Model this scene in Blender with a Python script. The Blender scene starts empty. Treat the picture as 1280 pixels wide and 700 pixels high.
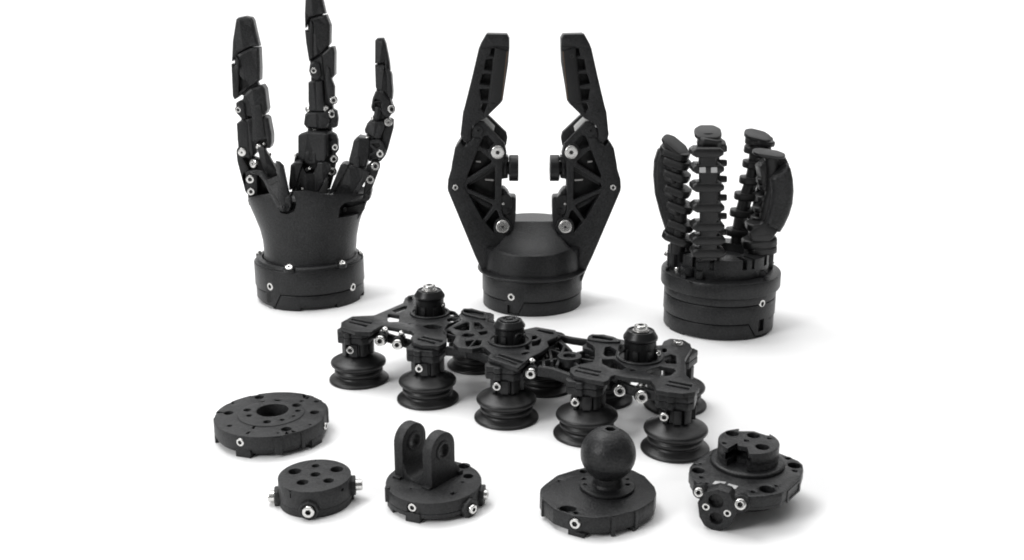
import bpy, bmesh, math, random
from mathutils import Vector, Matrix
from mathutils.geometry import delaunay_2d_cdt
random.seed(7)
R = math.radians
scene = bpy.context.scene
col = scene.collection

# ------------------------------------------------------------------ camera, light, exposure
F = 1350.0                      # focal length in pixels of a 1280 px wide frame
PITCH = R(16.5)
H = 0.25
CAM = Vector((0, 0, H))
cam_d = bpy.data.cameras.new('camera'); cam = bpy.data.objects.new('camera', cam_d); col.objects.link(cam)
cam.location = CAM; cam.rotation_euler = (math.pi/2 - PITCH, 0, 0)
cam_d.sensor_width = 36; cam_d.lens = 36*F/1280; cam_d.clip_start = 0.01; cam_d.clip_end = 50
scene.camera = cam
scene.render.resolution_x = 1024; scene.render.resolution_y = 560
world = bpy.data.worlds.new('World'); scene.world = world; world.use_nodes = True
bg = world.node_tree.nodes['Background']; bg.inputs[0].default_value = (1, 1, 1, 1); bg.inputs[1].default_value = 0.2
def softbox(name, loc, target, size, power, sy=None):
    l = bpy.data.lights.new(name, 'AREA'); l.shape = 'RECTANGLE'; l.size = size; l.size_y = sy or size; l.energy = power
    o = bpy.data.objects.new(name, l); col.objects.link(o); o.location = loc
    o.rotation_euler = (Vector(target)-Vector(loc)).to_track_quat('-Z', 'Y').to_euler()
    return o
softbox('overhead_softbox', (-0.1, 1.0, 2.0), (-0.1, 0.95, 0.0), 2.4, 36)
softbox('key_softbox', (-0.66, 1.0, 1.6), (0.0, 0.68, 0.03), 0.7, 14)
softbox('front_softbox', (-1.15, -0.25, 0.85), (0.0, 0.7, 0.06), 0.5, 17)
softbox('backdrop_softbox', (0.0, 1.9, 1.9), (0.0, 3.1, 0.1), 4.4, 62, 0.8)
scene.cycles.filter_width = 1.9
scene.view_settings.view_transform = 'Standard'; scene.view_settings.look = 'None'
scene.view_settings.exposure = -0.25; scene.view_settings.gamma = 1
try: scene.view_settings.use_curve_mapping = False
except Exception: pass

# ------------------------------------------------------------------ materials
def mat(name, base, rough, metal=0.0, grain=0.0, gs=1500, var=0.25, spec=0.5, coat=0.0):
    m = bpy.data.materials.new(name); m.use_nodes = True; nt = m.node_tree; N = nt.nodes; L = nt.links
    b = N['Principled BSDF']
    b.inputs['Roughness'].default_value = rough; b.inputs['Metallic'].default_value = metal
    b.inputs['Specular IOR Level'].default_value = spec
    geo = N.new('ShaderNodeNewGeometry')
    n1 = N.new('ShaderNodeTexNoise'); n1.inputs['Scale'].default_value = gs; n1.inputs['Detail'].default_value = 3
    n2 = N.new('ShaderNodeTexNoise'); n2.inputs['Scale'].default_value = 70; n2.inputs['Detail'].default_value = 5
    L.new(geo.outputs['Position'], n1.inputs['Vector']); L.new(geo.outputs['Position'], n2.inputs['Vector'])
    mx = N.new('ShaderNodeMath'); mx.operation = 'ADD'
    h1 = N.new('ShaderNodeMath'); h1.operation = 'MULTIPLY'; h1.inputs[1].default_value = .75
    h2 = N.new('ShaderNodeMath'); h2.operation = 'MULTIPLY'; h2.inputs[1].default_value = .25
    L.new(n1.outputs['Fac'], h1.inputs[0]); L.new(n2.outputs['Fac'], h2.inputs[0])
    L.new(h1.outputs[0], mx.inputs[0]); L.new(h2.outputs[0], mx.inputs[1])
    cr = N.new('ShaderNodeValToRGB')
    lo = [c*(1-var) for c in base]; hi = [c*(1+var) for c in base]
    cr.color_ramp.elements[0].position = .32; cr.color_ramp.elements[0].color = (*lo, 1)
    cr.color_ramp.elements[1].position = .68; cr.color_ramp.elements[1].color = (*hi, 1)
    L.new(mx.outputs[0], cr.inputs[0]); L.new(cr.outputs[0], b.inputs['Base Color'])
    if grain > 0:
        bp = N.new('ShaderNodeBump'); bp.inputs['Strength'].default_value = grain; bp.inputs['Distance'].default_value = 0.0003
        L.new(n1.outputs['Fac'], bp.inputs['Height']); L.new(bp.outputs[0], b.inputs['Normal'])
    return m
M = {
 'nylon':  mat('black_nylon', (.0128, .0131, .0137), .38, grain=.9, gs=1000, var=.7, spec=.30),
 'nylon2': mat('charcoal_nylon', (.0185, .0188, .0195), .52, grain=.9, gs=1000, var=.55, spec=.32),
 'smooth': mat('satin_black_plastic', (.0070, .0072, .0076), .36, grain=.15, gs=1500, var=.3, spec=.36),
 'rubber': mat('black_rubber', (.0075, .0075, .0078), .40, grain=.2, gs=1200, var=.3, spec=.42),
 'dark':   mat('shade_and_part_black', (.008, .008, .008), .6, var=.1),  # shade painted into sockets, grooves and recesses; also a few black parts
 'steel':  mat('bright_steel', (.64, .635, .62), .25, metal=1, grain=.25, gs=900, var=.12),
 'dullst': mat('dull_steel', (.45, .44, .43), .35, metal=1, grain=.05, gs=900, var=.12),
 'alu':    mat('magnet_and_glint_grey', (.42, .42, .42), .4, var=.08),  # magnets, and the painted glints on a soft finger
 'pale':   mat('pale_plastic', (.78, .78, .77), .5, var=.05),
 'copper': mat('copper_brown_pad', (.11, .065, .035), .5, var=.2),
 'paper':  mat('white_sweep', (.88, .88, .88), .8, var=.004, spec=.2),
}

# ------------------------------------------------------------------ pixel <-> place helpers (1280 px frame of the photograph)
cP, sP = math.cos(PITCH), math.sin(PITCH)
def ray(u, v):
    a = (u-640)/F; b = (350-v)/F
    return Vector((a, cP+b*sP, -sP+b*cP))
def ground(u, v, z=0.0):
    r = ray(u, v); t = (z-H)/r.z
    return CAM + r*t
def hgt(C, v):                       # height above C whose picture row is v
    k = (350-v)/F                    # (z'*cP + y*sP)/(y*cP - z'*sP) = k, z' = z-H
    zz = C.y*(k*cP - sP)/(cP + k*sP)
    return zz + H
def pxsize(p):                       # metres per pixel at point p
    q = p-CAM
    return (q.y*cP - q.z*sP)/F
def on_cyl(u, v, C, rad):            # nearest hit of the line of sight with an upright cylinder
    r = ray(u, v); a = r.x*r.x+r.y*r.y; b = -2*(r.x*C.x+r.y*C.y); c = C.x**2+C.y**2-rad*rad
    D = b*b-4*a*c
    t = (-b-math.sqrt(max(D, 0)))/(2*a)
    p = CAM+r*t
    n = Vector((p.x-C.x, p.y-C.y, 0)).normalized()
    return p, n
class Plane:
    def __init__(s, o, e1, e2):
        s.o = Vector(o); s.e1 = Vector(e1).normalized(); s.e2 = Vector(e2).normalized(); s.n = s.e1.cross(s.e2).normalized()
    def hit(s, u, v):
        r = ray(u, v); t = (s.o-CAM).dot(s.n)/r.dot(s.n)
        return CAM+r*t
    def st(s, u, v):
        p = s.hit(u, v)-s.o
        return (p.dot(s.e1), p.dot(s.e2))
    def pt(s, a, b, c=0): return s.o+s.e1*a+s.e2*b+s.n*c
    def mat(s): return Matrix(((s.e1.x, s.e2.x, s.n.x, s.o.x), (s.e1.y, s.e2.y, s.n.y, s.o.y), (s.e1.z, s.e2.z, s.n.z, s.o.z), (0, 0, 0, 1)))
    def off(s, d): return Plane(s.o+s.n*d, s.e1, s.e2)
def hplane(z): return Plane((0, 0, z), (1, 0, 0), (0, 1, 0))
def vplane(p, yaw=0, lean=0):        # upright plane facing the camera side, turned by yaw
    e1 = Vector((math.cos(R(yaw)), math.sin(R(yaw)), 0)); e2 = Vector((0, 0, 1))
    if lean:
        q = Matrix.Rotation(R(lean), 3, e1); e2 = q @ e2
    return Plane(p, e1, e2)
def sideplane(pl, at):               # plane through point `at`, square to pl, facing pl.e1
    return Plane(at, -pl.n, pl.e2)

# ------------------------------------------------------------------ object helpers
W = {}                               # world origin of every object
def thing(name, loc, label, cat, group=None):
    o = bpy.data.objects.new(name, None); o.empty_display_size = .01; col.objects.link(o)
    o.location = loc; W[o.name] = Vector(loc); o['label'] = label; o['category'] = cat
    if group: o['group'] = group
    return o
def finish(me, ang=32):
    me.polygons.foreach_set('use_smooth', [True]*len(me.polygons)); me.set_sharp_from_angle(angle=R(ang)); me.update()
def link(name, me, parent=None, m='nylon', label=None, origin=None):
    """me holds world coordinates: recentre, parent, link"""
    vs = [v.co for v in me.vertices]
    lo = Vector([min(v[i] for v in vs) for i in range(3)]); hi = Vector([max(v[i] for v in vs) for i in range(3)])
    c = Vector(origin) if origin else (lo+hi)/2
    me.transform(Matrix.Translation(-c))
    o = bpy.data.objects.new(name, me)
    if not me.materials: me.materials.append(M[m])
    col.objects.link(o)
    if parent: o.parent = parent; o.location = c-W[parent.name]
    else: o.location = c
    W[o.name] = c
    if label: o['label'] = label
    return o
def place(name, me, Mw, parent, label=None):   # shared mesh placed by a world matrix
    o = bpy.data.objects.new(name, me); col.objects.link(o); o.parent = parent
    o.matrix_local = Matrix.Translation(-W[parent.name]) @ Mw
    W[o.name] = Mw.translation.copy()
    if label: o['label'] = label
    return o
def area2(p): return sum(p[i][0]*p[(i+1) % len(p)][1]-p[(i+1) % len(p)][0]*p[i][1] for i in range(len(p)))
def fillet(pts, r, seg=4, fixed=False, dr=0.0):
    n = len(pts); out = []
    for i in range(n):
        p = Vector(pts[i][:2]); a = Vector(pts[i-1][:2]); b = Vector(pts[(i+1) % n][:2])
        rr = pts[i][2] if len(pts[i]) > 2 else r
        if dr: rr = max(rr-dr, rr*.25)
        bad = (lambda: out.extend([(p.x, p.y)]*(seg+1 if fixed else 1)))
        da = (a-p); db = (b-p); la, lb = da.length, db.length
        if rr <= 0 or la < 1e-7 or lb < 1e-7: bad(); continue
        da /= la; db /= lb; cs = max(-1, min(1, da.dot(db))); ang = math.acos(cs)
        if ang > math.pi-.05 or ang < .02: bad(); continue
        t = min(rr/math.tan(ang/2), la*.46, lb*.46)
        q0 = p+da*t; q1 = p+db*t
        for k in range(seg+1):
            s = k/seg; q = q0*(1-s)**2+p*2*s*(1-s)+q1*s*s
            out.append((q.x, q.y))
    return out
def circ(cx, cy, r, n=24, ry=None):
    return [(cx+r*math.cos(2*math.pi*i/n), cy+(ry or r)*math.sin(2*math.pi*i/n)) for i in range(n)]
def offs(loop, b):                   # move every vertex to its left side by b
    n = len(loop); out = []
    for i in range(n):
        p0 = Vector(loop[i-1]); p = Vector(loop[i]); p1 = Vector(loop[(i+1) % n])
        d0 = (p-p0); d1 = (p1-p)
        if d0.length < 1e-9: d0 = d1
        if d1.length < 1e-9: d1 = d0
        d0 = d0.normalized(); d1 = d1.normalized()
        n0 = Vector((-d0.y, d0.x)); n1 = Vector((-d1.y, d1.x)); m = n0+n1
        if m.length < .2: m = n0
        m.normalize(); k = 1/max(.5, m.dot(n0))
        out.append((p.x+m.x*b*k, p.y+m.y*b*k))
    return out
def slab_mesh(outer, holes, c0, c1, bevel, pl, seg=2, raw=None):
    """polygon with holes in the plane pl, from offset c0 to c1 along its normal, edges rounded"""
    loops = []
    o = list(outer)
    if area2(o) < 0: o.reverse()
    loops.append(o)
    for h in holes:
        h = list(h)
        if area2(h) > 0: h.reverse()
        loops.append(h)
    clean = []
    for lp in loops:
        q = []
        for p in lp:
            if not q or (abs(p[0]-q[-1][0])+abs(p[1]-q[-1][1])) > 2e-5: q.append(p)
        if abs(q[0][0]-q[-1][0])+abs(q[0][1]-q[-1][1]) < 2e-5: q.pop()
        clean.append(q)
    loops = clean
    bevel = min(bevel, (c1-c0)*.45)
    if raw:
        base = []
        for k, (pts, r_, sg) in enumerate(raw):
            pts = list(pts); ar = area2(pts)
            if (k == 0 and ar < 0) or (k > 0 and ar > 0): pts.reverse()
            base.append((pts, r_, sg))
        def ring_at(b):
            res = []
            for pts, r_, sg in base:
                o_ = offs([p[:2] for p in pts], b) if b > 0 else [tuple(p[:2]) for p in pts]
                rs = [p[2] if len(p) > 2 else r_ for p in pts]
                res.append(fillet([(q[0], q[1], rr) for q, rr in zip(o_, rs)], 0, sg, True, b) if sg else o_)
            return res
        loops = ring_at(0); start_b = [len(l) for l in loops]
    else:
        def ring_at(b): return [(offs(l, b) if b > 0 else l) for l in loops]
    if bevel > 0:
        rings = []
        for k in range(seg+1):
            a = math.pi/2*k/seg
            rings.append((bevel*(1-math.sin(a)), c1-bevel*(1-math.cos(a))))
        rings = rings + [(b, c0+(c1-z)) for b, z in reversed(rings)]
    else: rings = [(0, c1), (0, c0)]
    verts = []; faces = []
    start = []; tot = sum(len(l) for l in loops)
    for b, z in rings:
        start.append(len(verts))
        for l in ring_at(b):
            for p in l: verts.append(pl.pt(p[0], p[1], z))
    flat = [Vector(p) for l in ring_at(rings[0][0]) for p in l]
    lf = []; i0 = 0
    for l in loops: lf.append(list(range(i0, i0+len(l)))); i0 += len(l)
    sc_ = 1000.0
    r_ = delaunay_2d_cdt([q*sc_ for q in flat], [], lf, 2, 1e-6)
    if any(not q for q in r_[3]): print('CDT', len(flat), len(r_[0]), [tuple(round(x, 4) for x in loops[0][0])])
    om = [(q[0] if q else None) for q in r_[3]]
    for t in r_[2]:
        t = [om[i] for i in t]
        if None in t: continue
        a, b_, c = flat[t[0]], flat[t[1]], flat[t[2]]
        if (b_-a).cross(c-a) < 0: t = (t[0], t[2], t[1])
        faces.append(tuple(t)); s = start[-1]; faces.append((s+t[0], s+t[2], s+t[1]))
    for k in range(len(rings)-1):
        base = 0
        for l in loops:
            n = len(l)
            for i in range(n):
                j = (i+1) % n
                faces.append((start[k]+base+i, start[k+1]+base+i, start[k+1]+base+j, start[k]+base+j))
            base += n
    me = bpy.data.meshes.new('slab'); me.from_pydata([tuple(v) for v in verts], [], faces)
    return me
MIR = {'on': False, 'x': 0}
def slab(name, pl, outer, parent, c0, c1, holes=(), r=1.0, hr=.6, bevel=.0005, m='nylon', px=True, label=None, ang=32, bseg=2):
    """outer / holes in picture pixels on the plane pl (px) or in plane metres; r, hr fillets in px"""
    s = pxsize(pl.hit(*outer[0][:2])) if px else 1.0
    cv = (lambda q: tuple(pl.st(q[0], q[1]))+((q[2]*s,) if len(q) > 2 else ())) if px else (lambda q: q)
    raw = [([cv(q) for q in outer], r*s, 4)]; o = [q[:2] for q in raw[0][0]]
    hs = []
    for h in holes:
        if isinstance(h, tuple):                       # (u, v, radius)
            a, b = pl.st(h[0], h[1]) if px else (h[0], h[1]); raw.append((circ(a, b, h[2]*s), 0, 0))
        else: raw.append(([cv(q) for q in h], hr*s, 3))
    me = slab_mesh(o, hs, c0, c1, bevel, pl, bseg, raw)
    if not me.polygons or any(False for _ in ()): print('EMPTY', name)
    if MIR['on']:
        me.transform(Matrix.Translation((2*MIR['x'], 0, 0)) @ Matrix.Scale(-1, 4, (1, 0, 0))); me.flip_normals()
    finish(me, ang)
    return link(name, me, parent, m, label)
def frame(P, n, up=None):
    n = Vector(n).normalized(); up = Vector(up) if up else (Vector((0, 0, 1)) if abs(n.z) < .9 else Vector((0, 1, 0)))
    x = up.cross(n).normalized(); y = n.cross(x)
    return Matrix(((x.x, y.x, n.x, P[0]), (x.y, y.y, n.y, P[1]), (x.z, y.z, n.z, P[2]), (0, 0, 0, 1)))
def lathe_mesh(prof, n=64, sx=1, sy=1, closed=False):
    verts = []; faces = []; m = len(prof)
    idx = []
    for r_, z in prof:
        if r_ < 1e-7: idx.append([len(verts)]*n); verts.append((0, 0, z))
        else:
            idx.append(list(range(len(verts), len(verts)+n)))
            verts += [(r_*sx*math.cos(2*math.pi*i/n), r_*sy*math.sin(2*math.pi*i/n), z) for i in range(n)]
    for k in range(m if closed else m-1):
        A = idx[k]; B = idx[(k+1) % m]
        for i in range(n):
            j = (i+1) % n; f = []
            for q in (A[i], A[j], B[j], B[i]):
                if q not in f: f.append(q)
            if len(f) > 2: faces.append(f)
    me = bpy.data.meshes.new('lathe'); me.from_pydata(verts, [], faces)
    bm = bmesh.new(); bm.from_mesh(me); bmesh.ops.recalc_face_normals(bm, faces=bm.faces); bm.to_mesh(me); bm.free()
    return me
def rprof(prof, r):                  # round the inner corners of an open profile
    out = [prof[0]]
    for i in range(1, len(prof)-1):
        p = Vector(prof[i][:2]); a = Vector(prof[i-1][:2]); b = Vector(prof[i+1][:2])
        rr = prof[i][2] if len(prof[i]) > 2 else r
        la = (a-p).length; lb = (b-p).length
        t = min(rr, la*.45, lb*.45)
        if rr <= 0: out.append((p.x, p.y)); continue
        q0 = p+(a-p).normalized()*t; q1 = p+(b-p).normalized()*t
        for k in range(4):
            s = k/3; q = q0*(1-s)**2+p*2*s*(1-s)+q1*s*s; out.append((q.x, q.y))
    out.append(prof[-1][:2])
    return out
def lathe(name, prof, Mw, parent, m='nylon', n=64, bev=.0004, label=None, sx=1, sy=1, ang=32, cuts=None):
    me = lathe_mesh(rprof(prof, bev) if bev else prof, n, sx, sy)
    me.transform(Mw)
    if cuts: me = boolean(me, cuts)
    if MIR['on']:
        me.transform(Matrix.Translation((2*MIR['x'], 0, 0)) @ Matrix.Scale(-1, 4, (1, 0, 0))); me.flip_normals()
    finish(me, ang)
    return link(name, me, parent, m, label)
def boolean(me, cutters, op='DIFFERENCE'):
    """cutters: list of meshes in the same space"""
    a = bpy.data.objects.new('tmp', me); col.objects.link(a); tmp = [a]
    for c in cutters:
        b = bpy.data.objects.new('tmpc', c); col.objects.link(b); tmp.append(b)
        md = a.modifiers.new('b', 'BOOLEAN'); md.object = b; md.operation = op; md.solver = 'EXACT'
    bpy.context.view_layer.update()
    dg = bpy.context.evaluated_depsgraph_get()
    out = bpy.data.meshes.new_from_object(a.evaluated_get(dg))
    for t in tmp: bpy.data.objects.remove(t)
    return out
def cyl_cut(P, n, r_, depth, out=.004, seg=24):
    me = lathe_mesh([(0, -depth), (r_, -depth), (r_, out), (0, out)], seg)
    me.transform(frame(P, n)); return me
def box_mesh(sx, sy, sz, Mw=None, bev=0):
    bm = bmesh.new(); bmesh.ops.create_cube(bm, size=1)
    for v in bm.verts: v.co = Vector((v.co.x*sx, v.co.y*sy, v.co.z*sz))
    if bev: bmesh.ops.bevel(bm, geom=list(bm.edges), offset=bev, segments=2, affect='EDGES', profile=.6)
    me = bpy.data.meshes.new('box'); bm.to_mesh(me); bm.free()
    if Mw: me.transform(Mw)
    return me
def box(name, c, size, parent, Mrot=None, bev=.0005, m='nylon', label=None):
    Mw = Matrix.Translation(c) @ (Mrot.to_4x4() if Mrot else Matrix.Identity(4))
    me = box_mesh(*size, Mw, bev)
    if MIR['on']:
        me.transform(Matrix.Translation((2*MIR['x'], 0, 0)) @ Matrix.Scale(-1, 4, (1, 0, 0))); me.flip_normals()
    finish(me); return link(name, me, parent, m, label)
def rod(name, a, b, r_, parent, m='nylon', n=20, bev=.0003, label=None):
    a = Vector(a); b = Vector(b); d = (b-a)
    return lathe(name, [(0, 0), (r_, 0), (r_, d.length), (0, d.length)], frame(a, d), parent, m, n, bev, label)

# ---- screws: unit meshes (head radius 1, height 1), shared
def socket_head(name, sock, depth, chamfer, dome=0, metal='steel', n=24):
    bm = bmesh.new()
    def ringv(r_, z, k=n, ph=0): return [bm.verts.new((r_*math.cos(2*math.pi*(i+ph)/k), r_*math.sin(2*math.pi*(i+ph)/k), z)) for i in range(k)]
    prof = [(1, -.3), (1, 1-chamfer-dome), (1-chamfer*.35, 1-chamfer*.3-dome), (1-chamfer, 1-dome)]
    if dome: prof += [(.8, 1-dome*.4)]
    prof += [(sock+.08, 1)]
    rings = [ringv(*p) for p in prof]
    hexr = [bm.verts.new((0, 0, 0)) for _ in range(n)]
    for i, v in enumerate(hexr):      # hexagon outline sampled at n angles
        a = 2*math.pi*i/n; k = (a % (math.pi/3))-math.pi/6; rr = sock*math.cos(math.pi/6)/math.cos(k)
        v.co = (rr*math.cos(a), rr*math.sin(a), .97)
    rings.append(hexr)
    low = [bm.verts.new((v.co.x*.96, v.co.y*.96, 1-depth)) for v in hexr]; rings.append(low)
    for A, B in zip(rings, rings[1:]):
        for i in range(n):
            f = bm.faces.new((A[i], A[(i+1) % n], B[(i+1) % n], B[i]))
            f.material_index = 1 if B is low else 0
    f = bm.faces.new(low); f.material_index = 1  # inside of the steel socket coloured black in place of its shade
    me = bpy.data.meshes.new(name); bm.to_mesh(me); bm.free()
    me.materials.append(M[metal]); me.materials.append(M['dark']); finish(me, 30)
    return me
SCR = {'cap': socket_head('cap_screw', .5, .7, .24), 'set': socket_head('set_screw', .58, .8, .26),
       'button': socket_head('button_screw', .34, .3, .2, .18, 'steel'), 'plain': socket_head('pin_head', .22, .12, .22, .15, 'steel'),
       'black': socket_head('black_screw', .5, .6, .16, 0, 'steel')}
blk = SCR['black']; blk.materials[0] = M['smooth']
def screw(parent, P, n, r_, h=.002, kind='cap', label=None, name='screw'):
    P = Vector(P); n = Vector(n)
    if MIR['on']: P = Vector((2*MIR['x']-P.x, P.y, P.z)); n = Vector((-n.x, n.y, n.z))
    if kind == 'set': r_ *= 1.1
    Mw = frame(P, n) @ Matrix.Rotation(random.uniform(0, 1.04), 4, 'Z') @ Matrix.Diagonal((r_, r_, h, 1))
    return place(name, SCR[kind], Mw, parent, label)
def ring_wall(name, C, ro, ri, zb, zt, parent, extra=(), bev=.0005, m='nylon', step=3, cuts=None, label=None):
    """upright ring wall round C whose lower and upper edge may change with the angle (functions of degrees)"""
    th = sorted(set([i*step for i in range(int(360/step))]) | set([e % 360 for e in extra]))
    verts = []; faces = []
    for t in th:
        b, T = zb(t), zt(t); ca, sa = math.cos(R(t)), math.sin(R(t))
        bb = min(bev, (T-b)*.3)
        for rr, z in ((ri, b), (ro-bb, b), (ro-bb*.3, b+bb*.3), (ro, b+bb), (ro, T-bb), (ro-bb*.3, T-bb*.3), (ro-bb, T), (ri, T)):
            verts.append((C.x+rr*ca, C.y+rr*sa, z))
    k = 8; n = len(th)
    for i in range(n):
        j = (i+1) % n
        for q in range(k):
            p = (q+1) % k; faces.append((i*k+q, j*k+q, j*k+p, i*k+p))
    me = bpy.data.meshes.new(name); me.from_pydata(verts, [], faces)
    bm = bmesh.new(); bm.from_mesh(me); bmesh.ops.recalc_face_normals(bm, faces=bm.faces); bm.to_mesh(me); bm.free()
    if cuts: me = boolean(me, cuts)
    finish(me, 35); return link(name, me, parent, m, label)
def tube_path(name, pts, rad, parent, m='nylon', n=16, flat=1.0, side=None, label=None):
    """loft of ellipses along pts; rad = list of radii; side = lateral direction, flat = ratio of the other axis"""
    verts = []; faces = []; k = len(pts)
    for i, p in enumerate(pts):
        t = (pts[min(i+1, k-1)]-pts[max(i-1, 0)]).normalized()
        s = Vector(side) if side else Vector((1, 0, 0)); s = (s-t*s.dot(t)).normalized(); w = t.cross(s)
        for a in range(n):
            A = 2*math.pi*a/n
            verts.append(p+s*math.cos(A)*rad[i]+w*math.sin(A)*rad[i]*flat)
    for i in range(k-1):
        for a in range(n): faces.append((i*n+a, i*n+(a+1) % n, (i+1)*n+(a+1) % n, (i+1)*n+a))
    faces.append(tuple(range(n-1, -1, -1))); faces.append(tuple(range((k-1)*n, k*n)))
    me = bpy.data.meshes.new(name); me.from_pydata([tuple(v) for v in verts], [], faces)
    bm = bmesh.new(); bm.from_mesh(me); bmesh.ops.recalc_face_normals(bm, faces=bm.faces); bm.to_mesh(me); bm.free()
    finish(me, 50); return link(name, me, parent, m, label)
def T(p): return Matrix.Translation(p)
def degs(n): return math.degrees(math.atan2(n.y, n.x)) % 360
def crop(ox, oy, s):                 # coordinates read off an enlarged piece of the photograph
    def f(*p):
        if len(p) == 1: return [((q[0]*s+ox, q[1]*s+oy)+tuple(q[2:])) for q in p[0]]
        if len(p) == 3: return (p[0]*s+ox, p[1]*s+oy, p[2]*s)
        return (p[0]*s+ox, p[1]*s+oy)
    return f

# ------------------------------------------------------------------ the sweep: one seamless white sheet
def sweep():
    prof = [(-1.2, 0), (2.6, 0)]
    for k in range(1, 13):
        a = math.pi/2*k/12; prof.append((2.6+.8*math.sin(a), .8-.8*math.cos(a)))
    prof.append((3.4, 3.2))
    xs = [-4, -2, 0, 2, 4]; v = [(x, y, z) for y, z in prof for x in xs]; f = []
    for i in range(len(prof)-1):
        for j in range(4): a = i*5+j; f.append((a, a+1, a+6, a+5))
    me = bpy.data.meshes.new('sweep'); me.from_pydata(v, [], f); me.materials.append(M['paper']); finish(me, 60)
    o = bpy.data.objects.new('studio_floor', me); col.objects.link(o); o['kind'] = 'structure'
sweep()

# ================================================================== round adapter plates in the front row
# ---- large round plate with a centre bore
def large_disc():
    C = ground(341, 542.5)
    t = thing('adapter_disc', C, 'large flat round black plate with a wide centre bore and many small holes', 'adapter plate')
    c = crop(255, 475, 170/1082)
    zt = hgt(C, 516.6); pl = hplane(zt); s = pxsize(C+Vector((0, 0, zt))); Rd = 70.3*s
    z0 = .0022
    o = []
    for i in range(144):
        a = i*2.5; r_ = Rd
        for lo, hi, d in ((350, 368, .962), (0, 8, .962), (28, 36, .985), (60, 64, .99), (116, 124, .975), (40, 52, .985), (150, 153, .985), (178, 190, .985), (300, 303, .985)):
            if lo <= a <= hi: r_ = Rd*d
        o.append((C.x+r_*math.cos(R(a)), C.y+r_*math.sin(R(a))))
    def hole(x, y, r_, k=1):
        a, b = pl.st(*c(x, y)); return circ(a, b, r_*170/1082*s*k, 22)
    H1 = [hole(*q) for q in ((545, 245, 127), (440, 135, 38), (590, 160, 31), (463, 172, 22), (345, 243, 30), (360, 287, 23), (195, 260, 37), (738, 204, 38),
          (748, 248, 23), (713, 291, 16), (622, 321, 20), (502, 337, 31), (655, 388, 40), (205, 362, 20), (880, 255, 37), (845, 352, 11), (590, 419, 10), (230, 184, 12), (895, 168, 22), (778, 165, 17)  )]
    def poly(ps): return [pl.st(*c(*q)) for q in ps]
    H1 += [poly(q) for q in (((432, 346), (455, 325), (480, 322), (440, 358)), ((378, 382), (395, 365), (415, 362), (395, 388)), ((332, 428), (350, 410), (372, 408), (350, 428)),
           ((800, 146), (820, 132), (842, 130), (822, 150)))]
    me = slab_mesh(fillet(o, .0003, 2), H1, 0, zt-.0045, .0004, hplane(.0045)); finish(me); link('top_plate', me, t, 'nylon2')
    # thin raised centre ring
    zc = hplane(zt+.0001)
    rr = 262*170/1082*s; ctr = pl.st(*c(545, 245))
    me = slab_mesh(circ(C.x, C.y+.0003, rr, 72), [h for h in H1[:1]+H1[2:6]+H1[7:12]], 0, .00028, .0001, zc); finish(me); link('centre_ring', me, t, 'nylon2')
    # body under the plate: full disc, floor of the holes
    def rim(u, v): return on_cyl(u, v, C, Rd)
    lathe('lower_body', [(0, z0), (Rd*.965, z0), (Rd*.975, .0046), (0, .0046)], T((C.x, C.y, 0)), t, 'nylon', 96)
    # ribs and feet on the wall
    for x, w in ((592, .0042), (790, .0018)):
        p, n = rim(*c(x, 540)); f = frame(p, n)
        box('wall_rib', C+n*(Rd-.0002)+Vector((0, 0, (zt-.0012)/2+.001)), (w, .0018, zt-.0032), t, f.to_3x3() @ Matrix.Rotation(R(90), 3, 'X'), .0003, 'nylon2')
    for x, w in ((308, .0088), (905, .0085), (50, .006)):
        p, n = rim(*c(x, 560)); f = frame(p, n)
        box('foot', C+n*(Rd-.0048)+Vector((0, 0, .0024)), (w, .0096, .0047), t, f.to_3x3() @ Matrix.Rotation(R(90), 3, 'X'), .0003)
    for a in (75, 100, 140):
        n = Vector((math.cos(R(a)), math.sin(R(a)), 0)); f = frame(C, n)
        box('foot', C+n*(Rd-.0058)+Vector((0, 0, .0024)), (.008, .009, .0047), t, f.to_3x3() @ Matrix.Rotation(R(90), 3, 'X'), .0003)
    for x, y, r_ in ((291, 494, 29), (962, 366, 26)):
        p, n = rim(*c(x, y)); 
        lathe('recess_shade_disc', [(0, 0), (.0016*1.35, 0), (.0016*1.35, .0003), (0, .0003)], frame(p, n), t, 'dark', 24, .0001)  # dark disc laid on the wall for the shade of a recess
        screw(t, p, n, r_*.157*s, .0008, 'set')
    return t
large_disc()

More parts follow.
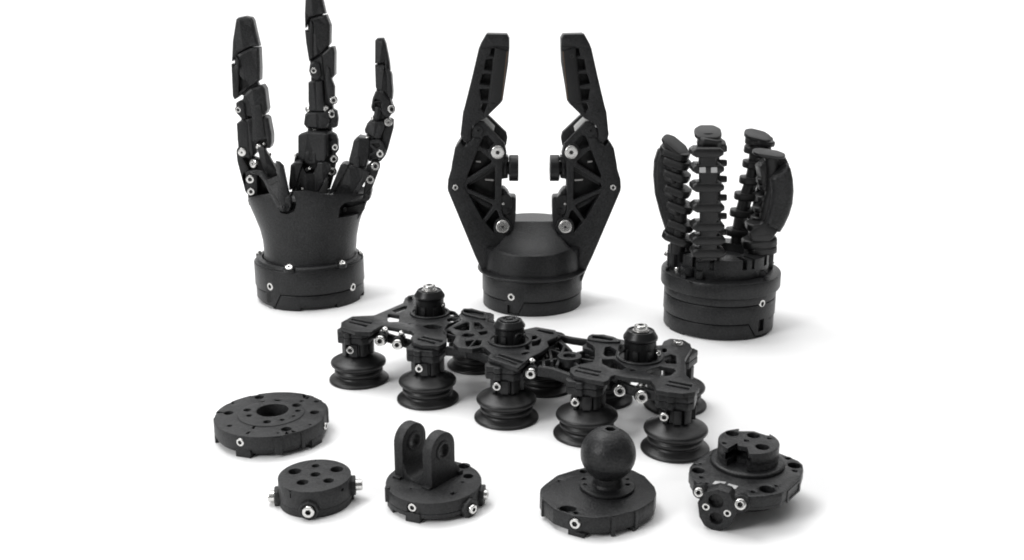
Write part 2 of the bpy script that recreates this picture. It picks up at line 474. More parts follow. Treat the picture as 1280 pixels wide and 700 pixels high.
# ---- small puck with three side bosses
def puck():
    C = ground(395, 626)
    t = thing('adapter_puck', C, 'smallest round black puck with silver screws sticking out of its sides', 'adapter puck')
    c = crop(325, 560, 140/980)
    zt = hgt(C, 593.8); pl = hplane(zt); s = pxsize(C+Vector((0, 0, zt))); Rd = 45.2*s
    def hole(x, y, r_): a, b = pl.st(*c(x, y)); return circ(a, b, r_/7*s, 24)
    HS = [hole(*q) for q in ((303, 203, 57), (487, 154, 35), (672, 184, 57), (485, 229, 43), (372, 298, 50), (600, 283, 45), (487, 106, 7))]
    me = slab_mesh(circ(C.x, C.y, Rd, 96), HS, 0, zt-.004, .0003, hplane(.004)); 
    cuts = []
    for x, y0, y1 in ((262, 372, 385), (266, 395, 440), (722, 352, 378)):
        p, n = on_cyl(*c(x, (y0+y1)/2), C, Rd)
        m_ = box_mesh(.0007 if y1 > 400 else .0016, (y1-y0)/7*s, .003); m_.transform(frame(p, n)); cuts.append(m_)
    me = boolean(me, cuts); finish(me); link('top_plate', me, t, 'nylon2')
    lathe('lower_body', [(0, 0), (Rd*.985, 0), (Rd*.9995, .0006), (Rd*.9995, .00402), (0, .00402)], T((C.x, C.y, 0)), t, 'nylon2', 96, .0002)
    for x, y, rb, rs, h in ((165, 400, 92, 52, .0042), (493, 535, 88, 54, .0022), (822, 345, 92, 50, .0042)):
        a = {165: 187, 493: 270, 822: 9}[x]
        n = Vector((math.cos(R(a)), math.sin(R(a)), 0))
        z = {165: hgt(C, 617.3), 493: on_cyl(*c(493, 535), C, Rd)[0].z, 822: hgt(C, 609.8)}[x]
        P = C+n*(Rd-.0012)+Vector((0, 0, z))
        if x == 493: P = P+Vector((.0001, 0, 0))
        o = circ(0, 0, rb/7*s, 6)
        rot = Plane(P, frame(P, n).col[0].to_3d(), frame(P, n).col[1].to_3d())
        me = slab_mesh(fillet(circ(0, 0, rb/7*s, 8), .0006, 3), [circ(0, 0, rs/7*s*1.12, 20)], 0, .0032, .0005, rot); finish(me); link('screw_boss', me, t, 'nylon2')
        box('boss_foot', C+n*(Rd-.0007)+Vector((0, 0, z*.3)), (.0034, .0034, z*.58), t, frame(P, n).to_3x3() @ Matrix.Rotation(R(90), 3, 'X'), .0003, 'nylon2')
        screw(t, P+n*.0022, n, rs/7*s, h, 'cap')
puck()

# ---- clevis mount: round base with two upright ears
def clevis():
    C = ground(542.7, 625)
    t = thing('clevis_mount', C, 'round black mount carrying two upright rounded ears with bores', 'clevis mount')
    q_ = 155/748; c = crop(470, 520, q_)
    zt = hgt(C, 600.5); pl = hplane(zt); s = pxsize(C+Vector((0, 0, zt))); Rd = 59.8*s
    def hole(x, y, r_): a, b = pl.st(*c(x, y)); return circ(a, b, r_*q_*s, 22)
    HS = [hole(*q) for q in ((530, 300, 35), (556, 361, 30), (212, 436, 7), (250, 357, 14), (288, 332, 18), (522, 397, 9))]
    HS.append([pl.st(*c(*p)) for p in ((445, 468), (470, 455), (492, 460), (462, 474))])
    z0 = .0022
    cuts = []
    p1, n1 = on_cyl(*c(215, 556), C, Rd); cuts.append(cyl_cut(p1, n1, 34*q_*s, .0012))
    me = slab_mesh(circ(C.x, C.y, Rd, 96), HS, 0, zt-.0045, .00045, hplane(.0045)); me = boolean(me, cuts); finish(me); link('top_plate', me, t, 'nylon2')
    lathe('lower_body', [(0, z0), (Rd*.99, z0), (Rd*.998, z0+.0005), (Rd*.998, .00452), (0, .00452)], T((C.x, C.y, 0)), t, 'nylon2', 96)
    screw(t, p1-n1*.0012, n1, 25*q_*s, .0009, 'set')
    for x, w in ((222, .0075),):
        p, n = on_cyl(*c(x, 610), C, Rd)
        box('foot', C+n*(Rd-.004)+Vector((0, 0, .0024)), (w, .0088, .0047), t, frame(p, n).to_3x3() @ Matrix.Rotation(R(90), 3, 'X'), .0003, 'nylon2')
    for a in (205, 120, 50):
        n = Vector((math.cos(R(a)), math.sin(R(a)), 0))
        box('foot', C+n*(Rd-.005)+Vector((0, 0, .0024)), (.008, .0088, .0047), t, frame(C, n).to_3x3() @ Matrix.Rotation(R(90), 3, 'X'), .0003, 'nylon2')
    box('wall_step', on_cyl(*c(69, 470), C, Rd)[0], (.0022, .0022, .0075), t, None, .0003, 'nylon2')
    # two screw bosses on the right
    for (x, y), a, rb, rs in (((560, 552), None, 62, 29), ((655, 458), 352, 62, 30)):
        if a is None: P, n = on_cyl(*c(x, y), C, Rd)
        else:
            n = Vector((math.cos(R(a)), math.sin(R(a)), 0)); P = C+n*Rd+Vector((0, 0, hgt(C, 520+y*q_-1)))
        f = frame(P, n); rp = Plane(P-n*.0012, f.col[0].to_3d(), f.col[1].to_3d())
        me = slab_mesh(fillet(circ(0, 0, rb*q_*s, 8), .0006, 3), [circ(0, 0, rs*q_*s*1.1, 20)], 0, .003, .0005, rp); finish(me); link('screw_boss', me, t, 'nylon2')
        box('boss_foot', Vector((P.x, P.y, P.z*.36))-n*.0012, (.0062, .0046, P.z*.72), t, f.to_3x3() @ Matrix.Rotation(R(90), 3, 'X'), .0004, 'nylon2')
        screw(t, P+n*.0008, n, rs*q_*s, .0026, 'cap')
    # the ears
    A = pl.hit(*c(112, 362)); B = pl.hit(*c(338, 445)); D = pl.hit(*c(512, 335))
    e1 = (B-A).normalized(); e2 = Vector((0, 0, 1)); fr = Plane(A, e1, e2)       # front of the saddle
    nb = -fr.n; wdt = (B-A).length; dep = abs((D-B).dot(nb))
    print('clevis', math.degrees(math.atan2(e1.y, e1.x)), wdt, dep)
        # each ear: a slab in the plane spanned by nb and up
    th = wdt*.235
    def ear(s0, bore):
        pe = Plane(A+e1*s0, nb, e2)    # normal = nb x up
        sg = 1 if pe.n.dot(e1) > 0 else -1
        ht = ear.h; w = dep*.76; r_ = w/2
        o = [(0, -.0006), (dep*.97, -.0006), (dep*.9, ht*.14), (w, ht*.3)]+[(w/2+r_*math.cos(a), ht-r_+r_*math.sin(a)) for a in [math.pi*k/20 for k in range(21)]]
        hs = [circ(w/2, ht-r_-.0002, r_*bore, 28)]
        c0, c1 = (0, th) if sg > 0 else (-th, 0)
        me = slab_mesh(o, hs, c0, c1, .0004, pe); finish(me); o_ = link('ear', me, t, 'nylon2')
        # raised rings round the bore
        for side in (c0, c1):
            d = 1 if side == c1 else -1
            a0, a1 = (side-.0001, side+.0005) if d > 0 else (side-.0005, side+.0001)
            me = slab_mesh(circ(w/2, ht-r_-.0002, r_*bore+.0011, 28), [circ(w/2, ht-r_-.0002, r_*bore*.93, 28)], a0, a1, .00015, pe); finish(me); link('bore_ring', me, o_, 'nylon2')
    ear.h = hgt(B+nb*dep*.38, 520+104*q_)-zt
    ear(0, .42); ear(wdt-th, .42)
    # saddle between the ears, concave
    ui = [(th-.0002, -.0006), (wdt-th+.0002, -.0006)]
    rr = (wdt-2*th)
    hh = ear.h*.30
    top = [(wdt-th+.0002-(rr+.0004)*k/16, .0012+hh*(abs(2*k/16-1)**2.6)) for k in range(17)]
    me = slab_mesh(ui+top, [], -dep*.92, -.0003, .0003, fr); finish(me); link('saddle', me, t, 'nylon2')
    for s0 in (.0006, wdt-.0006-.004):
        P = A+e1*(s0+.002)-nb*.0007; box('heel_pad', P+Vector((0, 0, .0004)), (.0046, .0024, .0016), t, Matrix((( e1.x, nb.x, 0), (e1.y, nb.y, 0), (0, 0, 1))), .0003, 'nylon2')
    P = A+e1*(wdt)+nb*(dep*.9); box('heel_pad', P+Vector((0, 0, .0008)), (.0022, .003, .0026), t, Matrix(((e1.x, nb.x, 0), (e1.y, nb.y, 0), (0, 0, 1))), .0003, 'nylon2')
clevis()

# ---- ball mount
def ball_mount():
    C = ground(747, 642)
    t = thing('ball_mount', C, 'black ball on a short neck above a flat rounded base plate', 'ball mount')
    q_ = 180/741; c = crop(660, 520, q_)
    zt = hgt(C, 617); pl = hplane(zt); s = pxsize(C+Vector((0, 0, zt)))
    o = [(60, 395), (64, 372), (84, 352), (150, 303), (250, 272), (300, 262), (430, 262), (540, 276), (600, 306), (652, 362), (661, 392), (650, 430), (600, 464), (560, 484), (440, 514), (350, 524), (230, 512), (130, 474), (78, 430)]
    pts = [pl.st(*c(*p)) for p in o]
    def hole(x, y, r_, ry=None): a, b = pl.st(*c(x, y)); return circ(a, b, r_*q_*s, 22, (ry or r_)*q_*s)
    HS = [hole(205, 475, 42, 30), hole(248, 496, 12), hole(160, 332, 8), hole(285, 283, 20)]
    P0, n0 = pl.hit(*c(238, 513)), Vector((-.33, -.94, 0)).normalized()
    base = slab_mesh(fillet(pts, .0028, 4), HS, .0, zt-.0022, .0006, hplane(.0022))
    # side screw recess
    zs = zt-.0056; v0 = None
    Pw = vplane(P0, 0).hit(*c(240, 556))
    f0 = pl.st(*c(130, 474)); f1 = pl.st(*c(350, 524)); wd = Vector((f1[0]-f0[0], f1[1]-f0[1], 0)).normalized(); n0 = Vector((wd.y, -wd.x, 0))
    wp = Plane(Vector((*pl.st(*c(240, 515)), 0)), wd, (0, 0, 1)); Ps = wp.hit(*c(240, 556))
    base = boolean(base, [cyl_cut(Ps, wp.n, 34*q_*s, .0012, .003)]); finish(base); link('base_plate', base, t, 'nylon')
    screw(t, Ps-wp.n*.0010, wp.n, 25*q_*s, .0012, 'set')
    # feet and ribs
    for x, y, w in ((248, 515, .0082), (560, 483, .0040)):
        p = Vector((*pl.st(*c(x, y)), 0)); n = (p-Vector((C.x, C.y, 0))).normalized()
        box('foot', p-n*.0045+Vector((0, 0, .0012)), (w, .0088, .0024), t, frame(p, n).to_3x3() @ Matrix.Rotation(R(90), 3, 'X'), .0003, 'nylon')
    for x, y, w, zb in ((440, 514, .0022, .0004), (556, 484, .0018, .0014), (76, 425, .0018, .0014)):
        p = Vector((*pl.st(*c(x, y)), 0)); n = (p-Vector((C.x, C.y, 0))).normalized()
        box('wall_rib', p+Vector((0, 0, (zt-.0006+zb)/2)), (w, .0014, zt-.0006-zb), t, frame(p, n).to_3x3() @ Matrix.Rotation(R(90), 3, 'X'), .0003, 'nylon')
    for x, y in ((120, 345), (600, 345), (360, 268)):
        p = Vector((*pl.st(*c(x, y)), 0)); n = (p-Vector((C.x, C.y, 0))).normalized()
        box('foot', p-n*.0055+Vector((0, 0, .0012)), (.007, .0088, .0024), t, frame(p, n).to_3x3() @ Matrix.Rotation(R(90), 3, 'X'), .0003, 'nylon')
    # flange, neck, ball
    Fc = pl.hit(*c(408, 365)); fr_ = 144*q_*s
    me = slab_mesh(circ(Fc.x, Fc.y, fr_, 64), [hole(285, 337, 13), hole(296, 366, 9), hole(512, 368, 12), hole(512, 340, 10)], -.0003, .0017, .0004, pl); finish(me); link('flange', me, t, 'nylon')
    br = 143*q_*pxsize(Fc+Vector((0, 0, .02))); zb = hgt(Fc, 520+193*q_)
    rn = 74*q_*s
    lathe('neck', [(0, zt+.0015), (rn*1.12, zt+.0015), (rn, zt+.003), (rn, zb-br*.72), (0, zb-br*.72)], T((Fc.x, Fc.y, 0)), t, 'nylon', 48)
    prof = []
    for k in range(0, 49):
        a = -math.pi/2+math.pi*k/48; prof.append((br*math.cos(a), br*math.sin(a)))
    prof = [p for p in prof if p[1] < br*.958]; rtop = prof[-1][0]; prof += [(rtop*.98, br*.962), (0, br*.962)]
    prof = [(0, -br)]+[p for p in prof if p[1] > -br*.999]
    i0 = min(range(len(prof)), key=lambda i: abs(prof[i][1]+br*.22) if i > 0 else 9)
    me = lathe_mesh(prof, 96)
    f = Matrix.Translation((Fc.x, Fc.y, zb)) @ Matrix.Rotation(R(3), 4, 'Y')
    me.transform(f)
    hex_ = slab_mesh(circ(0, 0, rtop*.62, 6), [], -.008, .004, 0, Plane(f @ Vector((0, 0, br)), f.to_3x3() @ Vector((1, 0, 0)), f.to_3x3() @ Vector((0, 1, 0))))
    me = boolean(me, [hex_]); finish(me, 28); bo = link('ball', me, t, 'nylon')
    lathe('mould_line', [(br*.9, -.00012), (br*1.0035, -.00012), (br*1.0035, .00012), (br*.9, .00012)], f @ Matrix.Translation((0, 0, -br*.25)) @ Matrix.Diagonal((.968, .968, 1, 1)), bo, 'nylon', 96, 0)
ball_mount()

# ---- wrist adapter with a hinged lug
def wrist():
    C = ground(934, 629.5)
    t = thing('wrist_adapter', C, 'black angular adapter with a notched round hub and a drop-shaped screw lug', 'wrist adapter')
    q_ = 170/768; c = crop(845, 520, q_)
    zt = hgt(C, 588.0); pl = hplane(zt); s = pxsize(C+Vector((0, 0, zt))); th = .0076; z0 = zt-th
    print('wrist zt', zt, s)
    o = [(72, 318), (78, 285), (100, 258), (200, 190), (262, 164), (330, 150), (470, 150), (580, 205), (690, 250), (716, 272), (720, 300), (708, 340), (622, 418), (598, 434), (500, 452), (400, 456), (300, 446), (180, 425), (100, 360)]
    pts = [pl.st(*c(*p)) for p in o]
    def hole(x, y, r_, pp=pl): a, b = pp.st(*c(x, y)); return circ(a, b, r_*q_*s, 22)
    HS = [hole(*q) for q in ((125, 305, 35), (143, 343, 12), (208, 222, 16), (515, 411, 42), (435, 425, 12), (567, 392, 9), (668, 277, 36), (632, 238, 14), (672, 308, 14), (110, 272, 7), (138, 268, 7), (175, 378, 9))]
    me = slab_mesh(fillet(pts, .0016, 5), HS, 0, th-.002, .0007, hplane(z0+.002)); finish(me); link('base_plate', me, t, 'nylon')
    inner = fillet(offs(pts if area2(pts) > 0 else pts[::-1], .0008), .0016, 5)
    me = slab_mesh(inner, [], 0, .00202, .0003, hplane(z0)); finish(me); link('base_cover', me, t, 'nylon')
    # framed recess on the right wall
    a, b = Vector((*pl.st(*c(622, 418)), 0)), Vector((*pl.st(*c(708, 340)), 0))
    wl = Plane(Vector((a.x, a.y, z0)), (b-a), (0, 0, 1)); L_ = (b-a).length
    me = slab_mesh(fillet([(L_*.08, .0004), (L_*.95, .0004), (L_*.95, th-.0012), (L_*.08, th-.0012)], .0006), [fillet([(L_*.2, .0014), (L_*.83, .0014), (L_*.83, th-.0022), (L_*.2, th-.0022)], .0004)], -.0003, .0004, .00015, wl); finish(me); link('wall_frame', me, t)
    # lower hub that carries it
    hubc = pl.hit(*c(403, 262))
    lathe('lower_hub', [(0, 0), (.0165, 0), (.0165, z0+.0003), (0, z0+.0003)], T((hubc.x, hubc.y, 0)), t, 'nylon', 64)
    Rf = 211*q_*s
    lathe('flange_ring', [(0, zt-.0004), (Rf, zt-.0004), (Rf, zt+.0016), (Rf*.93, zt+.0022), (0, zt+.0022)], T((hubc.x, hubc.y, 0)), t, 'nylon', 96)
    # notched hub
    Rh = 172*q_*s*1.0; zh = hgt(hubc, 520+140*q_); hp = hplane(zh); s2 = pxsize(hubc+Vector((0, 0, zh)))
    Rh = 172*q_*s2
    HH = [hole(x, y, r_*s2/s, hp) for x, y, r_ in ((318, 97, 37), (437, 108, 36), (487, 173, 38), (398, 137, 15), (273, 151, 13), (527, 125, 13))]
    outl = circ(hubc.x, hubc.y, Rh, 96)
    me = slab_mesh(outl, HH, 0, zh-zt-.005, .0005, hplane(zt+.005))
    cuts = []
    def wedge(pp, z_lo, z_hi):
        return slab_mesh([hp.st(*c(*p)) for p in pp], [], 0, z_hi-z_lo, 0, hplane(z_lo))
    cuts.append(wedge(((268, 196), (345, 152), (352, 168), (402, 176), (410, 204), (420, 330), (250, 330)), zt, zh+.004))
    cuts.append(wedge(((352, 85), (362, 55), (520, 60), (530, 110), (505, 108), (440, 86)), zh-.0016, zh+.004))
    cuts.append(wedge(((262, 230), (290, 150), (320, 128), (400, 128), (432, 170), (425, 215), (420, 330), (255, 330)), zt+.0052, zh-.0022))
    me = boolean(me, cuts); finish(me); link('notched_hub', me, t, 'nylon')
    me = slab_mesh(circ(hubc.x, hubc.y, Rh*.998, 96), [], 0, .0035, 0, hplane(zt+.0018))
    me = boolean(me, [wedge(((268, 196), (345, 152), (352, 168), (402, 176), (410, 204), (420, 330), (250, 330)), zt, zh+.004)]); finish(me); link('hub_root', me, t, 'nylon')
    # two magnets let into the top
    for p4 in (((205, 385), (222, 368), (285, 374), (268, 391)), ((278, 400), (298, 383), (352, 398), (335, 415))):
        slab('magnet', pl, c(list(p4)), t, -.0004, .00025, r=.8, bevel=.0001, m='alu')
    # lug hanging from the front, its face turned to the left
    a = Vector((*pl.st(*c(160, 418)), 0)); b = Vector((*pl.st(*c(330, 450)), 0)); e1 = (b-a).normalized()
    lp = Plane(a+Vector((e1.y, -e1.x, 0))*.0034, e1, (0, 0, 1))
    print('lug bottom z', lp.hit(*c(240, 652)).z)
    o = [(120, 487), (150, 474), (150, 440), (175, 428), (232, 414), (300, 436), (320, 470, 3), (350, 495), (340, 555), (312, 610), (275, 642), (240, 652), (200, 645), (158, 620), (130, 570)]
    slab('lug', lp, c(o), t, -.0075, 0, holes=[c(225, 482, 42), c(226, 580, 36), c(168, 515, 22), c(289, 551, 22)], r=3, bevel=.0005, m='nylon')
    lb = lp.off(-.003)
    slab('lug_bore_shade', lb, c([(150, 485), (175, 440), (300, 445), (330, 500), (300, 610), (250, 640), (170, 615), (135, 540)]), t, -.0015, 0, r=8, bevel=0, m='dark')  # black sheet puts the shade of the deep bores into colour
    for x, y in ((168, 515), (289, 551)): screw(t, lp.hit(*c(x, y))-lp.n*.0014, lp.n, 20*q_*s, .0013, 'set')
    for x, y, r_, k in ((132, 428, 26, 0), (366, 496, 31, 0)):
        P = lp.off(-.0012).hit(*c(x, y)); n = (lp.n+Vector((0, 0, .25))).normalized()
        lathe('screw_boss', [(0, -.006), (r_*q_*s*1.5, -.006), (r_*q_*s*1.5, 0), (0, 0)], frame(P, n), t, 'nylon', 28)
        screw(t, P, n, r_*q_*s, .0018, 'cap')
    k0, k1 = lp.st(*c(158, 460))[0], lp.st(*c(352, 480))[0]
    me = slab_mesh([(k0, z0-.001), (k1, z0-.001), (k1, zt-.0012), (k0, zt-.0012)], [], -.012, -.0070, .0004, lp); finish(me); link('lug_root', me, t)
wrist()

# ================================================================== two finger gripper
def drum_base(C, Rd, t, seam_px, bottom_gap, notch, feet, zt, m='nylon', cuts=None, core=True):
    """round foot in two shells: lower_shell below a seam, upper_shell above; the seam drops to the floor beside the notch"""
    zs = seam_px
    a0, a1, a2, a3 = notch       # seam leaves its level at a0, is down at a1, stays to a2, back up at a3
    def zseam(d):
        d = d % 360
        if a0 <= d <= a1: return zs+(.0016-zs)*(d-a0)/(a1-a0)
        if a1 <= d <= a2: return .0016
        if a2 <= d <= a3: return .0016+(zs-.0016)*(d-a2)/(a3-a2)
        return zs
    def zbot(d):
        d = d % 360
        for f0, f1 in feet:
            if f0 <= d <= f1: return 0.0
        return bottom_gap
    ex = [a0, a0-.3, a1, a1+.3, a2-.3, a2, a3, a3+.3]
    for f0, f1 in feet: ex += [f0-.2, f0, f1, f1+.2]
    ring_wall('lower_shell', C, Rd*.985, Rd*.7, zbot, lambda d: max(zseam(d)-.00035, zbot(d)+.0008), t, ex, m=m, step=2)
    ring_wall('upper_shell', C, Rd, Rd*.72, lambda d: zseam(d)+.00035, lambda d: zt, t, ex, m=m, step=2, cuts=cuts)
    if core: lathe('inner_core', [(0, .001), (Rd*.945, .001), (Rd*.945, zt-.001), (0, zt-.001)], T((C.x, C.y, 0)), t, 'smooth', 64, .0002)

def two_finger_gripper():
    C = ground(665, 377)
    t = thing('gripper', C, 'two-finger black gripper with truss-sided fingers open like pincers on a round body', 'robot gripper')
    c8 = crop(590, 230, .24272); c1 = crop(555, 140, 1/7); c2 = crop(555, 220, 1/7); c3 = crop(540, 30, .27144); c4 = crop(540, 200, .3)
    s = pxsize(C); Rd = 61.9*s
    zlip = on_cyl(665, 352.5, C, Rd)[0].z
    zs = on_cyl(665, 379.2, C, Rd)[0].z
    p1, n1 = on_cyl(*c8(201, 583), C, Rd)
    def an(u, v): return degs(on_cyl(u, v, C, Rd)[1])
    d0 = an(*c8(268, 640)); 
    drum_base(C, Rd, t, zs, .0006, (an(*c8(178, 610)), an(*c8(182, 610)), an(*c8(238, 640)), d0), [(0, 360)], zlip-.0010, cuts=[cyl_cut(p1, n1, .0029, .0012), box_mesh(.0045, .006, .008, frame(on_cyl(*c8(196, 645), C, Rd)[0], n1))])
    screw(t, p1-n1*.0011, n1, .0026, .0011, 'set')
    # lip
    Rl = 67.5*s
    lathe('lip', [(Rd*.9, zlip-.0014), (Rd, zlip-.0014), (Rl, zlip+.0004), (Rl, zlip+.0016), (Rd*.95, zlip+.0026)], T((C.x, C.y, 0)), t, 'nylon', 96)
    # upper drum with the sloping cap
    Ru = 60.2*s
    zu = on_cyl(665, 320.5, C, Ru)[0].z
    zh = hgt(C, 276.5)
    xs0, xs1 = 25.5*s, 28.5*s
    nr, na = 26, 120
    verts = []; faces = []
    def ztop(x, y):
        r_ = math.hypot(x, y)
        f = max(0, min(1, (Ru+y)/(Ru*.98)))**1.8
        if y > 0:
            rr = 47*s; zc = zh if r_ < rr else zu
            k = max(0, min(1, (rr+.0012-r_)/.0012)); return zu+(zh-zu)*k
        xe = xs1+max(0, -y/Ru-.12)*34*s; k = max(0, min(1, (xe+.0045-abs(x))/.0065)); k = k*k*(3-2*k)
        k2 = .18*max(0, min(1, (Ru-r_)/(Ru*.8)))
        return zu+(zh-zu)*f*max(k, k2)
    verts.append((C.x, C.y, ztop(0, 0)))
    for i in range(1, nr+1):
        rr = (Ru-.0007)*i/nr
        for j in range(na):
            a = 2*math.pi*j/na; x, y = rr*math.cos(a), rr*math.sin(a); verts.append((C.x+x, C.y+y, ztop(x, y)))
    for rr, z in ((Ru-.0002, zu-.0002), (Ru, zu-.0007), (Ru, zlip), (0.0, zlip)):
        for j in range(na):
            a = 2*math.pi*j/na; verts.append((C.x+rr*math.cos(a), C.y+rr*math.sin(a), z))
    for j in range(na): faces.append((0, 1+j, 1+(j+1) % na))
    for i in range(nr+3):
        for j in range(na):
            a = 1+i*na; b = a+na; k = (j+1) % na; faces.append((a+j, b+j, b+k, a+k))
    me = bpy.data.meshes.new('body'); me.from_pydata(verts, [], faces); finish(me, 28); link('body', me, t, 'nylon')
    zfl = 0.0
    for sgn in (1, -1):
        MIR['on'] = sgn < 0; MIR['x'] = ground(666.6, 377).x
        Yf = C.y-.0115                                   # front face of the finger assembly
        pf = vplane((C.x, Yf, 0)); D = .023
        # fixed outer arm
        arm = [c1(163, 290), c1(140, 250), c1(95, 320), c1(70, 450), c1(62, 505), c1(35, 590), c2(30, 100), c2(34, 132), (593.6, 320), (602, 338), (607, 352), (648, 352), (642, 318), (641, 297),
               (634, 294), (618, 291.6), (607.1, 278.6), (602.9, 273.6), (585.7, 242.9), (580, 234.5), (580.4, 230), (583.6, 221.4), (596.4, 188.6), (600.7, 172.9), (592, 171.5), (589, 175.5), (581, 183)]
        slab('arm', pf, arm, t, -D, 0, r=2, bevel=.0008)
        slab('arm_back_cover', pf.off(-D-.0008), [c1(150, 235), c1(95, 310), c1(68, 450), c1(60, 510), (590, 300), (606, 345), (640, 345), (640, 300), (600, 270), (585, 240), (598, 190), (602, 170)], t, -.003, 0, r=3, bevel=.0008)
        rod('hinge_barrel', pf.off(-.0018).hit(586, 168), pf.off(-.019).hit(586, 168), .0058, t, 'smooth', 32)
        # truss link, front and rear
        truss = [(592, 176), (588.8, 169), (589.6, 162), (593, 156.5, 3), (599, 151, 4), (605, 152.2), (619.3, 167), (631, 179.5, 3), (633.5, 191.4, 5), (628, 202), (627.2, 240), (627, 262.9), (629.8, 270.5),
                 (637.9, 276, 4), (640.2, 284.3, 5), (636, 293.5, 5), (626.4, 296.6, 5), (615, 294), (600, 278), (580, 243), (576.5, 232.5), (579, 222), (592, 188)]
        o1 = c1([(345, 210), (382, 204), (436, 266), (428, 290), (385, 336), (308, 303)])
        o2 = c1([(296, 338), (320, 338), (420, 430), (408, 452), (208, 578), (204, 565)])
        o3 = [(617.4, 208.2), (618.8, 209.5), (618.8, 250.6), (584.6, 236), (583.4, 232.6), (584.8, 229.4)]
        o4 = c2([(216, 157), (242, 160), (420, 248), (426, 264), (348, 377), (334, 374)])
        o5 = c2([(450, 298), (466, 304), (490, 372), (450, 405), (434, 440), (437, 494), (424, 496), (372, 436), (364, 410)])
        tr = slab('truss_link', pf.off(-.0010), truss, t, -.0038, 0, holes=[o1, o2, o3, o4, o5], r=1.2, hr=1.6, bevel=.0006)
        slab('rear_link', pf.off(-.0165), truss, t, -.0035, 0, r=1.2, bevel=.0005, m='smooth')
        slab('cross_brace', pf.off(-.006), [(583, 226), (620, 205), (622, 211), (586, 232)], t, -.008, 0, r=.5, bevel=.0004, m='smooth')
        slab('cross_brace', pf.off(-.006), [(586, 241), (616, 257), (614, 262), (588, 248)], t, -.008, 0, r=.5, bevel=.0004, m='smooth')
        # small steel clips glinting inside the openings
        for a, b in ((c1(275, 425), c1(322, 445)), (c1(357, 585), c1(435, 605))):
            slab('spring_clip', pf.off(-.008), [a, (b[0], a[1]+.6), b, (a[0]+1, b[1]-.8)], t, -.0006, 0, r=.5, bevel=.0002, m='dullst')
        # drive link behind the truss with its pale insert
        pb = pf.off(-.012)
        slab('drive_link', pb, c1([(330, 60), (375, 22), (400, 40), (545, 180), (556, 225), (545, 290), (500, 330), (420, 330), (330, 180)]), t, -.007, 0, r=2, bevel=.0006)
        slab('pale_insert', pb, c1([(318, 74), (356, 28), (446, 122), (434, 172), (404, 166)]), t, .0001, .0016, r=1, bevel=.0002, m='pale')
        # finger knuckle knob, axis pointing inwards
        zk = pf.hit(641, 210).z; yk = C.y-.001
        pk = vplane((C.x, yk, 0))
        def kx(u): return pk.hit(u, 210).x
        kz = pk.hit(641, 210).z; kr = 16.6*pxsize(pk.hit(641, 210))
        ax = lambda u: Matrix.Translation((kx(u), yk, kz)) @ Matrix.Rotation(R(90), 4, 'Y')
        q = pxsize(pk.hit(641, 210))
        lathe('knob_shaft', [(0, 0), (kr*.55, 0), (kr*.55, 3*q), (kr*.8, 3*q), (kr*.8, 6*q), (kr*.5, 6*q), (kr*.5, 10*q), (0, 10*q)], ax(627), t, 'smooth', 40, .0003)
        kn = lathe('knob', [(0, 0), (kr*.9, 0), (kr, .0006), (kr, 11.6*q), (kr*.93, 12.2*q), (kr*.5, 12.2*q), (kr*.45, 11*q), (0, 11*q)], ax(636), t, 'smooth', 48, .0004)
        slab('knob_bracket', pk.off(.006), c1([(498, 400), (560, 392), (566, 430), (520, 470), (516, 520), (560, 540), (560, 580), (498, 590)]), t, -.012, 0, r=1, bevel=.0005)
        # lower knuckle cluster beside the body
        slab('knuckle', pf.off(-.004), c2([(505, 110), (530, 115), (560, 150), (575, 182), (620, 185, 2), (632, 205), (630, 300), (625, 380), (600, 520), (520, 530), (500, 400), (500, 250)]), t, -.014, 0, r=1.5, bevel=.0007)
        slab('knuckle_cap', pf.off(-.002), c2([(505, 170), (560, 155), (590, 190), (600, 260), (575, 300), (560, 340), (520, 330), (500, 260)]), t, -.006, 0, r=2, bevel=.0005, m='smooth')
        for u, v, r_ in ((519, 243, .0009), (560, 300, .0014), (562, 350, .0012)):
            P = pf.off(-.0018).hit(*c2(u, v)); screw(t, P, (0, -1, 0), r_, r_*.9, 'black' if u > 530 else 'plain')
        # big pins
        for (u, v), r_, k in ((c1(470, 352), 8.2, 'button'), (c2(514, 443), 8.3, 'plain')):
            P = pf.hit(u, v); n = Vector((0, -1, 0)); q = pxsize(P)
            lathe('pin_boss', [(0, -.006), ((r_+2.6)*q, -.006), ((r_+2.6)*q, -.0004), (0, -.0004)], frame(P, n), t, 'nylon', 40, .0004)
            screw(t, P, n, r_*q, .0012, k, name='pivot_pin')
        P = pf.hit(*c1(300, 162)); lathe('pivot_boss', [(0, -.004), (.0036, -.004), (.0036, .0002), (0, .0002)], frame(P, (0, -1, 0)), t, 'nylon', 32, .0003); screw(t, P, (0, -1, 0), .0015, .0005, 'black')
        P = pf.hit(*c1(100, 661)); 
        lathe('recess_shade_disc', [(0, 0), (.0024, 0), (.0024, .0002), (0, .0002)], frame(P, (0, -1, 0)), t, 'dark', 24, .0001); screw(t, P, (0, -1, 0), .0019, .0007, 'set')  # thin dark disc, painted shade around the sunk screw
        # fingertip
        ft = [c3(215, 112), c3(225, 88), c3(250, 44), c3(345, 46), c3(357, 66), c3(357, 112), c3(350, 190), c3(326, 352), c3(316, 366), c3(243, 436), c3(222, 446), (593.6, 155.7), (589.6, 161), (588.4, 168), (588.6, 174.5), (582, 177.4), (576.6, 173.5), (575.4, 168), (578.6, 140), c3(150, 380), c3(185, 240)]
        wins = [c3([(274, 112), (290, 112), (288, 150), (266, 146)]), c3([(248, 164), (280, 160), (276, 216), (240, 210)]), c3([(234, 230), (272, 230), (267, 283), (219, 275)]),
                c3([(219, 300), (263, 300), (258, 352), (227, 350)]), c3([(232, 366), (258, 364), (240, 413), (225, 388)])]
        Df = .017
        pt_ = pf.off(.0008)
